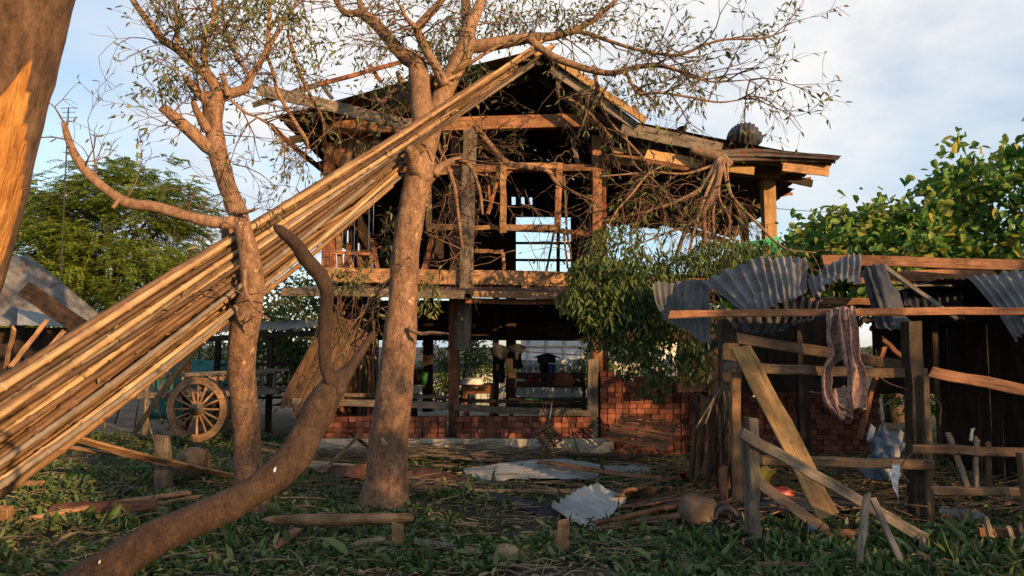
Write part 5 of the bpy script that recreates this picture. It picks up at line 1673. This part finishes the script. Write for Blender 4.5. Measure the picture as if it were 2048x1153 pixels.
# ================================================================== OX CART
cart = thing('ox_cart', 'old wooden ox cart with a spoked wheel left of the slim tree', 'cart', G(395, 882))
wc = P(395, 820, 12.5)
wc.z = .54
def ring(name, R0, R1, th_, mat, parent, c, axis_rot, seg=48):
    vs, fs = [], []
    for j in range(seg):
        a = 2 * math.pi * j / seg
        for (r, y) in ((R0, -th_ / 2), (R1, -th_ / 2), (R1, th_ / 2), (R0, th_ / 2)):
            vs.append((r * math.cos(a), y, r * math.sin(a)))
    for j in range(seg):
        for k in range(4):
            a = j * 4 + k; b = j * 4 + (k + 1) % 4
            c_ = ((j + 1) % seg) * 4
            fs.append((a, b, c_ + (k + 1) % 4, c_ + k))
    return link(name, mesh(name, vs, fs), mat, parent, c, axis_rot)


def cart_wheel(c, ang):
    R = Euler((0, 0, ang)).to_matrix()
    w = ring('wheel', .415, .53, .07, 'wood_tan', cart, c, R)
    ring('tyre', .531, .545, .06, 'iron', w, c, R)
    ax = R @ Vector((0, 1, 0))
    hp = [(c - ax * .17, .055), (c - ax * .12, .085), (c - ax * .02, .10), (c + ax * .06, .095), (c + ax * .14, .06)]
    pole('hub', hp, 'wood_grey', w, 16, 2, 0)
    pole('hub_cap', [(c - ax * .175, .045), (c - ax * .20, .04)], 'iron', w, 12, 1, 0)
    for k in range(16):
        a = 2 * math.pi * k / 16
        d = R @ Vector((math.cos(a), 0, math.sin(a)))
        bd('spoke', c + d * .08, c + d * .42, .032, .03, 'wood_tan', w, nrm=-ax, px=False, seg=1, taper=.85)
    return w


cart_wheel(wc, math.radians(-8))
c2 = wc + Vector((-.12, 1.35, 0))
cart_wheel(c2, math.radians(-8))
bd('axle', wc + Vector((0, .1, 0)), c2, .08, .08, 'wood_dark', cart, px=False)
for dy, z in ((.25, .72), (1.1, .72)):
    bd('side_beam', wc + Vector((-2.0, dy, z - .54 - .02)), wc + Vector((1.3, dy, z - .54 + .1)), .09, .07, 'wood_grey', cart, px=False, seg=5)
    bd('top_rail', wc + Vector((-1.3, dy, 1.05 - .54)), wc + Vector((1.2, dy, 1.15 - .54)), .05, .05, 'wood_grey', cart, px=False, seg=5)
    for k in range(11):
        x = -1.25 + k * .24
        bd('stave', wc + Vector((x, dy + .04, .2)), wc + Vector((x + .02, dy + .04, .62 - .04)), .035, .03, 'wood_grey', cart, px=False, seg=1)
for k in range(8):
    x = -1.2 + k * .32
    bd('bed_plank', wc + Vector((x, .2, .24)), wc + Vector((x, 1.15, .24)), .28, .025, 'wood_grey', cart, nrm=(0, 0, 1), px=False, seg=1)
bd('prop', wc + Vector((-.95, .2, -.53)), wc + Vector((-.93, .2, .2)), .07, .07, 'wood_grey', cart, px=False)
pole('hoop', [(wc + Vector((-.6, -.2, -.5)), .012), (wc + Vector((-.75, -.25, .1)), .012), (wc + Vector((-.6, -.2, .75)), .012), (wc + Vector((-.5, -.15, .95)), .01)], 'dry_stick', cart)

# ================================================================== UNDER THE HOUSE
def table(label, x0, x1, ytop, Y, depth, mat, name='table', back=False):
    a, b_ = P(x0, ytop, Y), P(x1, ytop, Y)
    t = thing(name, label, name.split('_')[-1], Vector(((a.x + b_.x) / 2, Y, .26)))
    bd('top', Vector((a.x, Y + depth / 2, a.z)), Vector((b_.x, Y + depth / 2, a.z)), depth, .04, mat, t, nrm=(0, 0, 1), px=False)
    for x in (a.x + .06, b_.x - .06):
        for y in (Y + .05, Y + depth - .05):
            bd('leg', Vector((x, y, .262)), Vector((x, y, a.z - .02)), .06, .06, mat, t, px=False, seg=1)
    bd('apron', Vector((a.x + .05, Y + .03, a.z - .08)), Vector((b_.x - .05, Y + .03, a.z - .08)), .1, .02, mat, t, px=False)
    if back:
        for z in (.22, .36):
            bd('back_rail', Vector((a.x, Y + depth, a.z + z)), Vector((b_.x, Y + depth, a.z + z)), .1, .025, mat, t, px=False)
        for x in (a.x + .04, b_.x - .04):
            bd('back_post', Vector((x, Y + depth + .03, a.z - .02)), Vector((x, Y + depth + .03, a.z + .44)), .05, .04, mat, t, px=False)
    return t


table('brown table under the house right of the middle post', 924, 990, 773, 12.6, .7, 'wood_red')
table('long dark bench with slatted back under the house', 1016, 1178, 800, 12.0, .45, 'wood_dark', 'slat_bench', True)
table('low dark table behind the thick trunk under the house', 690, 830, 795, 12.2, .6, 'wood_dark')
crumpled('white_bundle', 943, 765, 12.9, .2, .15, .07, 'cloth_white', 'white cloth bundle lying on the brown table under the house', 'cloth', 2)
lathe('green_bowl', [(.001, 0), (.06, .0), (.12, .10), (.125, .10), (.118, .1), (.06, .012), (.001, .012)], 18, 'plastic_green', P(1065, 812, 11.7), None, 'green bowl on the dark bench under the house', 'bowl')
lathe('round_basket', [(.001, 0), (.13, .02), (.17, .1), (.15, .19), (.09, .26), (.03, .28), (.001, .28)], 18, 'wood_red', P(1127, 778, 12.2), None, 'brown round basket standing by the right of the bench', 'basket')


def garment(label, x0, x1, y0, y1, Y, mat, sleeves=False):
    rows = []
    for k, y in enumerate((y0, y0 * .6 + y1 * .4, y1)):
        s = 0 if not sleeves or k else 10
        rows.append([P(x0 - s, y + (s * .7), Y), P(x0 * .66 + x1 * .34, y, Y - .05), P(x0 * .34 + x1 * .66, y, Y + .04), P(x1 + s, y + s * .7, Y)])
    o = patch('hung_garment', rows, 16, 16, mat, crumple=.035, cfreq=6, thick=.006)
    return tag(o, label, 'clothing')


garment('black shirt hanging from the line above the blue cloth', 1075, 1112, 708, 726, 13.0, 'cloth_black', True)
garment('dark blue cloth hanging under the black shirt', 1079, 1096, 724, 767, 13.05, 'cloth_black')
garment('bright blue cloth hanging under the black shirt', 1096, 1110, 728, 768, 13.0, 'cloth_blue')
garment('large black garment hung on the back post under the house', 988, 1010, 690, 766, 13.6, 'cloth_black', True)
garment('long black garment hanging beside the thick back post', 1026, 1044, 688, 738, 13.6, 'cloth_black', True)
garment('faded red cloth draped over the bench back', 1052, 1080, 750, 768, 12.5, 'cloth_red')
tag(pole('clothes_line', [(P(1022, 702, 13.1), .008), (P(1100, 707, 13.0), .008), (P(1180, 712, 12.9), .008)], 'dry_stick'), 'thin pole under the house that the black shirt hangs from', 'pole')
for i, (x, Y, h) in enumerate(((834, 13.4, .28), (843, 13.6, .22))):
    lathe('pail', [(.001, 0), (.09, 0), (.12, h), (.125, h), (.115, h), (.085, .02), (.001, .02)], 16, 'plastic_green' if i else 'iron', P(x, 770, Y), None, ('dark pail behind the thick trunk under the house', 'green pail behind the thick trunk under the house')[i], 'pail')

tag(patch('green_net', [[P(1405, 482, 10.4), P(1470, 488, 10.3), P(1530, 478, 10.2), P(1556, 474, 10.2), P(1562, 500, 10.1)], [P(1402, 492, 10.45), P(1470, 500, 10.35), P(1520, 494, 10.25), P(1540, 500, 10.2), P(1545, 522, 10.15)]], 40, 10, 'cloth_green', crumple=.03, cfreq=6, thick=.004), 'green net sheet draped across the veranda front', 'net')

# ================================================================== BACKGROUND
# pale fence and white house seen under the floor
bf = thing('pale_fence', 'pale grey board fence behind the house', 'fence', Vector((0, 18.5, 0)))
for i in range(56):
    x = -2.6 + i * .16
    bd('fence_board', Vector((x, 18.5, 0)), Vector((x, 18.5, 1.22 + rnd(-.02, .03))), .145, .02, 'fence_pale', bf, px=False, seg=1)
bd('fence_rail', Vector((-2.7, 18.46, 1.1)), Vector((6.4, 18.46, 1.1)), .08, .03, 'fence_pale', bf, px=False)
wh = thing('white_house', 'white walled house beyond the pale fence', 'house', Vector((3.6, 26, 0)))
link('wall', box_mesh(6.6, 4, 3.0, .01), 'white_wall', wh, Vector((3.65, 28, 1.5)))
for k in range(9):
    bd('pilaster', Vector((.55 + k * .62, 25.98, 0)), Vector((.55 + k * .62, 25.98, 2.9)), .07, .05, 'concrete', wh, px=False, seg=1)
for z in (.9, 1.55, 2.35):
    bd('band', Vector((.35, 25.96, z)), Vector((6.95, 25.96, z)), .06, .05, 'concrete', wh, px=False, seg=1)
for k in range(8):
    w_ = bd('window', Vector((.86 + k * .62, 25.97, 1.58)), Vector((.86 + k * .62, 25.97, 2.3)), .5, .03, 'white_wall', wh, px=False, seg=1)
    bd('pane', Vector((.86 + k * .62, 25.95, 1.62)), Vector((.86 + k * .62, 25.95, 2.26)), .42, .012, 'glass_grey', w_, px=False, seg=1)
patch('roof', [[Vector((.0, 25.6, 2.95)), Vector((7.3, 25.6, 2.95))], [Vector((.0, 28, 3.7)), Vector((7.3, 28, 3.7))], [Vector((.0, 30.4, 2.95)), Vector((7.3, 30.4, 2.95))]], 60, 12, 'metal_grey', wh)


def frond_crown(parent, centre, rad, n_pad, per, seed):
    rg = np.random.default_rng(seed)
    org = np.array(org_of(parent))
    pd = unit(rg.normal(size=(n_pad, 3)))
    rr = rg.uniform(.25, 1.0, (n_pad, 1)) ** .5
    bump_ = (1 + .45 * np.array([mnoise.noise(Vector(d) * 2.6 + Vector((seed, 0, 0))) for d in pd])).reshape(-1, 1)
    pc = np.array(centre) + pd * rr * np.array(rad) * bump_
    n = n_pad * per
    fd = unit(np.repeat(pd, per, 0) * np.array([1, 1, .3]) + rg.normal(size=(n, 3)) * np.array([.8, .8, .25]) + np.array([0, 0, -.12]))
    fb_ = np.repeat(pc, per, 0) + rg.normal(size=(n, 3)) * np.array([.26, .26, .10])
    fl = rg.uniform(.3, .55, n)
    K = 9
    C, D, N = [], [], []
    side = unit(np.cross(fd, np.array([0, 0, 1.0])))
    upv = np.cross(side, fd)
    for k in range(K):
        u = (k + .5) / K
        base = fb_ + fd * (fl * u)[:, None] - np.array([0, 0, 1.0]) * (fl * .35 * u * u)[:, None]
        for sg in (-1, 1):
            C.append(base); D.append(unit(side * sg + fd * .45 - upv * .12)); N.append(upv + rg.normal(size=(n, 3)) * .25)
    C = np.concatenate(C); D = np.concatenate(D); N = unit(np.concatenate(N))
    m = len(C)
    o = link('crown', leaf_mesh('crown', C - org, D, N, .105 * rg.uniform(.7, 1.2, m), .036 * rg.uniform(.8, 1.2, m)), 'leaf_feather', parent, Vector(org))
    o['kind'] = 'stuff'
    return o


def shrub(x, y, z, rx, rz, n, ll, lw, mat, label, seed, name='shrub', per=34, stem=True):
    t = thing(name, label, 'shrub', Vector((x, y, 0)))
    for k in range(5):
        a = k * 1.26
        pole('stem', [(Vector((x, y, -.02)), .03), (Vector((x + .25 * rx * math.cos(a), y + .25 * rx * math.sin(a), z * .5)), .022), (Vector((x + .6 * rx * math.cos(a), y + .6 * rx * math.sin(a), z + rz * .3)), .01)], 'bark_far', t, 5)
    crown('foliage', t, (x, y, z), (rx, rx, rz), n, per, .16 * rx, ll, lw, mat, seed=seed, zmin=-.9, hollow=.2)
    return t


shrub(-4.7, 16.6, 1.85, 1.45, 1.2, 130, .16, .06, 'leaf_mango', 'green bush behind the low roof left of the house', 3)
shrub(-1.2, 17.2, 1.2, .9, 1.0, 60, .13, .05, 'leaf_mango', 'green bush seen under the floor beside the fence', 4)
shrub(-7.4, 19.5, 1.0, 1.2, .9, 70, .14, .05, 'leaf_hang', 'dark bush behind the ox cart', 5)
shrub(2.4, 16.8, 1.2, 1.0, 1.0, 60, .16, .06, 'leaf_hang', 'dark bush behind the tall brick stack', 6)
shrub(8.3, 13.5, 1.3, 1.3, 1.2, 80, .18, .08, 'leaf_almond', 'broad-leaved bush behind the right end of the shed', 8)
shrub(-10.5, 15.5, .9, 1.2, .8, 70, .15, .06, 'leaf_hang', 'dark bush below the grey tin roof at far left', 12)


def big_tree(name, label, base, height, centre, rad, n, per, cr_, ll, lw, mat, seed, group=None, up=.3, hollow=.55, zmin=-.6, trunk_r=.16):
    t = thing(name, label, 'tree', Vector(base), group)
    b0 = Vector(base); c = Vector(centre)
    pole('trunk', [(b0 + Vector((0, 0, -.05)), trunk_r * 1.3), (b0.lerp(c, .4) + Vector((rnd(-.1, .1), 0, 0)), trunk_r), (c, trunk_r * .55)], 'bark_far', t, 10, 6)
    rr = random.Random(seed)
    for k in range(7):
        a = k * .9 + rr.uniform(0, .5)
        e = c + Vector((rad[0] * .75 * math.cos(a), rad[1] * .75 * math.sin(a), rad[2] * rr.uniform(-.3, .7)))
        s = b0.lerp(c, rr.uniform(.5, .95))
        pole('limb', [(s, trunk_r * .45), (s.lerp(e, .5) + Vector((0, 0, .15)), trunk_r * .3), (e, trunk_r * .12)], 'bark_far', t, 6, 4)
    if mat == 'leaf_feather':
        frond_crown(t, centre, rad, n, per, seed)
        return t
    crown('crown', t, centre, rad, n, per, cr_, ll, lw, mat, up, hollow, seed, zmin, wide=.6 if mat == 'leaf_almond' else .45)
    return t


big_tree('feathery_tree', 'large feathery green tree behind the bamboo at the left', (-11.7, 22, 0), 8, (-11.6, 22, 4.6), (2.45, 2.3, 2.5), 380, 15, .24, .15, .034, 'leaf_feather', 21, hollow=.35, zmin=-1)
big_tree('feathery_tree', 'feathery tree at the far left partly hidden by the near trunk', (-14.6, 21.5, 0), 8, (-14.2, 21.5, 4.0), (2.3, 2.2, 2.6), 260, 14, .25, .15, .034, 'leaf_feather', 22, hollow=.35, zmin=-1)
big_tree('almond_tree', 'tall broad-leaved tree with yellowish leaves at the right edge', (11.2, 15.5, 0), 6, (11.0, 15.5, 4.1), (2.2, 1.9, 2.0), 230, 30, .16, .22, .135, 'leaf_almond', 31, hollow=.35, zmin=-.9)
big_tree('almond_tree', 'lower broad-leaved tree between the veranda and the right edge', (8.0, 15.8, 0), 5, (7.9, 15.8, 3.3), (2.0, 1.5, 1.25), 190, 30, .16, .21, .13, 'leaf_almond', 32, hollow=.35, zmin=-.9)
big_tree('almond_tree', 'small broad-leaved tree right behind the veranda corner', (5.9, 17.0, 0), 5, (5.9, 17.0, 2.9), (1.3, 1.2, .95), 110, 30, .16, .21, .13, 'leaf_almond', 33, hollow=.35, zmin=-.9)

# neighbour's tin roof at the far left
nb_ = thing('tin_roof_hut', 'small hut with a grey corrugated roof behind the near trunk at left', 'hut', Vector((-8.2, 12.4, 0)))
patch('roof_sheet', [[P(60, 512, 12.0), P(215, 642, 11.6)], [P(-120, 512, 12.0), P(20, 652, 11.6)], [P(-240, 520, 12), P(-160, 656, 11.6)]], 14, 60, 'metal_grey', nb_, waves=16, amp=.012, along='v', crumple=.02)
bd('broken_board', (40, 572, 10.6), (186, 672, 10.4), 34, .03, 'wood_dark', nb_, torn=(.1, .15), seg=6)
patch('lower_sheet', [[P(36, 618, 11.2), P(120, 634, 11.2)], [P(34, 650, 10.9), P(170, 656, 10.9)]], 20, 6, 'metal_pale', nb_, waves=6, amp=.008)
for x in (-60, 40, 160):
    a = P(x, 650, 11.8)
    bd('post', Vector((a.x, a.y, 0)), a, .1, .1, 'wood_dark', nb_, px=False)
for i in range(12):
    a = P(-90 + i * 24, 656, 12.0)
    bd('wall_plank', Vector((a.x, a.y, 0)), a, .19, .02, 'wood_dark', nb_, px=False, seg=1)
for (x0, y0, x1, y1) in ((20, 735, 95, 640), (28, 655, 10, 740), (60, 745, 130, 660)):
    bd('loose_pole', P(x0, y0, 8.5), P(x1, y1, 9), 9, .03, 'wood_tan', nb_)

# low lean-to between the trees and the house
lt = thing('lean_to', 'low dark lean-to roof behind the ox cart', 'lean-to', Vector((-4.6, 14.2, 0)))
for i in range(4):
    x = -5.9 + i * .78
    patch('roof_sheet', [[Vector((x, 13.6, 1.78 + i * .05)), Vector((x + .82, 13.6, 1.83 + i * .05))], [Vector((x, 15.2, 2.0 + i * .05)), Vector((x + .82, 15.2, 2.05 + i * .05))]], 40, 4, 'metal_rust' if i < 1 else 'metal_dark', lt, waves=10, amp=.009, crumple=.03)
bd('front_beam', Vector((-6.0, 13.62, 1.68)), Vector((-2.95, 13.62, 1.85)), .1, .08, 'wood_dark', lt, px=False)
for x, y in ((-5.9, 13.7), (-4.4, 13.7), (-3.1, 13.7), (-5.9, 15.1), (-3.2, 15.1)):
    bd('post', Vector((x, y, 0)), Vector((x, y, 1.75)), .1, .1, 'wood_dark', lt, px=False)
for z in (.55, .8, 1.2):
    bd('rail', Vector((-5.9, 14.9, z)), Vector((-3.1, 14.9, z + .04)), .05, .04, 'wood_dark', lt, px=False)
for i in range(5):
    bd('shelf_plank', Vector((-4.4, 13.9 + i * .2, .5)), Vector((-3.0, 13.9 + i * .2, .5)), .18, .02, 'wood_dark', lt, nrm=(0, 0, 1), px=False)
o = patch('green_tarp', [[Vector((-7.7, 16.5, 1.3)), Vector((-6.8, 16.5, 1.25)), Vector((-5.9, 16.4, 1.3))], [Vector((-7.8, 16.3, .8)), Vector((-6.8, 16.2, .85)), Vector((-5.8, 16.2, .8))], [Vector((-7.8, 16.25, .02)), Vector((-6.8, 16.15, .02)), Vector((-5.8, 16.15, .02))]], 30, 14, 'tarp_teal', crumple=.08, cfreq=3, thick=.006)
tag(o, 'dark teal tarpaulin wall hanging behind the ox cart', 'tarpaulin')
lathe('white_bucket', [(.001, 0), (.12, 0), (.15, .3), (.155, .3), (.145, .3), (.11, .02), (.001, .02)], 18, 'debris_pale', Vector((-3.9, 14.0, .51)), None, 'white bucket on the shelf under the lean-to roof', 'bucket')
# brown bent pot shelf and sticks near the cart
for i in range(11):
    x = rnd(-8.4, -5.6); y = rnd(13.4, 15.6)
    o = pole('fence_stick', [(Vector((x, y, .0)), .02), (Vector((x + rnd(-.3, .3), y + rnd(-.1, .1), rnd(.5, 1.0))), .014)], 'dry_stick', seg=5)
    tag(o, 'grey upright stick in the scrub around the ox cart', 'stick', 'sticks around the ox cart')
# a wire and an aerial
tag(pole('power_line', [(P(1515, 414, 12.5), .006), (P(1640, 424, 13.5), .006), (P(1800, 426, 15), .006), (P(2150, 418, 19), .006)], 'iron', seg=5), 'thin dark wire running from the veranda to the right', 'wire')
an = thing('tv_aerial', 'thin rooftop aerial above the feathery tree at left', 'aerial', P(136, 300, 17))
a = P(137, 215, 17)
pole('mast', [(Vector((a.x, 17, 0)), .02), (a, .015)], 'iron', an, 5)
for dz, l in ((-.02, .18), (-.12, .14), (-.25, .2), (-.33, .15)):
    pole('rod', [(a + Vector((-l, 0, dz)), .008), (a + Vector((l, .05, dz + .02)), .008)], 'iron', an, 4)
an2 = thing('tv_aerial', 'tall thin aerial mast between the feathery tree and the slim tree', 'aerial', P(407, 600, 24))
a = P(407, 432, 24)
pole('mast', [(Vector((a.x, 24, 0)), .03), (a, .02)], 'iron', an2, 5)
for dz, l in ((-.02, .3), (-.4, .4), (-.8, .45), (-1.1, .3)):
    pole('rod', [(a + Vector((-l, 0, dz)), .012), (a + Vector((l, .05, dz + .02)), .012)], 'iron', an2, 4)

# ================================================================== UNSEEN TREES BEHIND THE VIEWER (added only to shade the lower half of the yard)
E1 = Vector((math.cos(SUN_AZ), math.sin(SUN_AZ), 0))
E2 = Vector((math.sin(SUN_AZ), -math.cos(SUN_AZ), 0))
words = ['leftmost', 'second', 'third', 'fourth', 'fifth', 'sixth', 'seventh', 'eighth', 'ninth', 'tenth', 'eleventh', 'twelfth']
prof_w = [(-3.2, 3.3), (-1.6, 3.7), (0.0, 4.0), (1.6, 4.35), (3.2, 4.95), (4.8, 5.7), (6.4, 5.9), (8.0, 5.8), (9.6, 6.0), (11.2, 6.2), (12.8, 6.3)]
for i, (w, top) in enumerate(prof_w):
    c = E1 * w + E2 * (12.5 + (i % 2) * 1.3)
    rz = top * .46
    big_tree('unseen_shade_tree', words[i] + ' of the unseen trees added behind the viewer for shade, counted from the left', (c.x, c.y, 0), top, (c.x, c.y, top - rz), (1.25, 1.25, rz), (24 if 6 < w < 8.5 else 38 if w > 4 else 52), 46, .21, .22, .10, 'leaf_mango', 50 + i, 'unseen trees added for shade', hollow=.1, zmin=-1, trunk_r=.11)
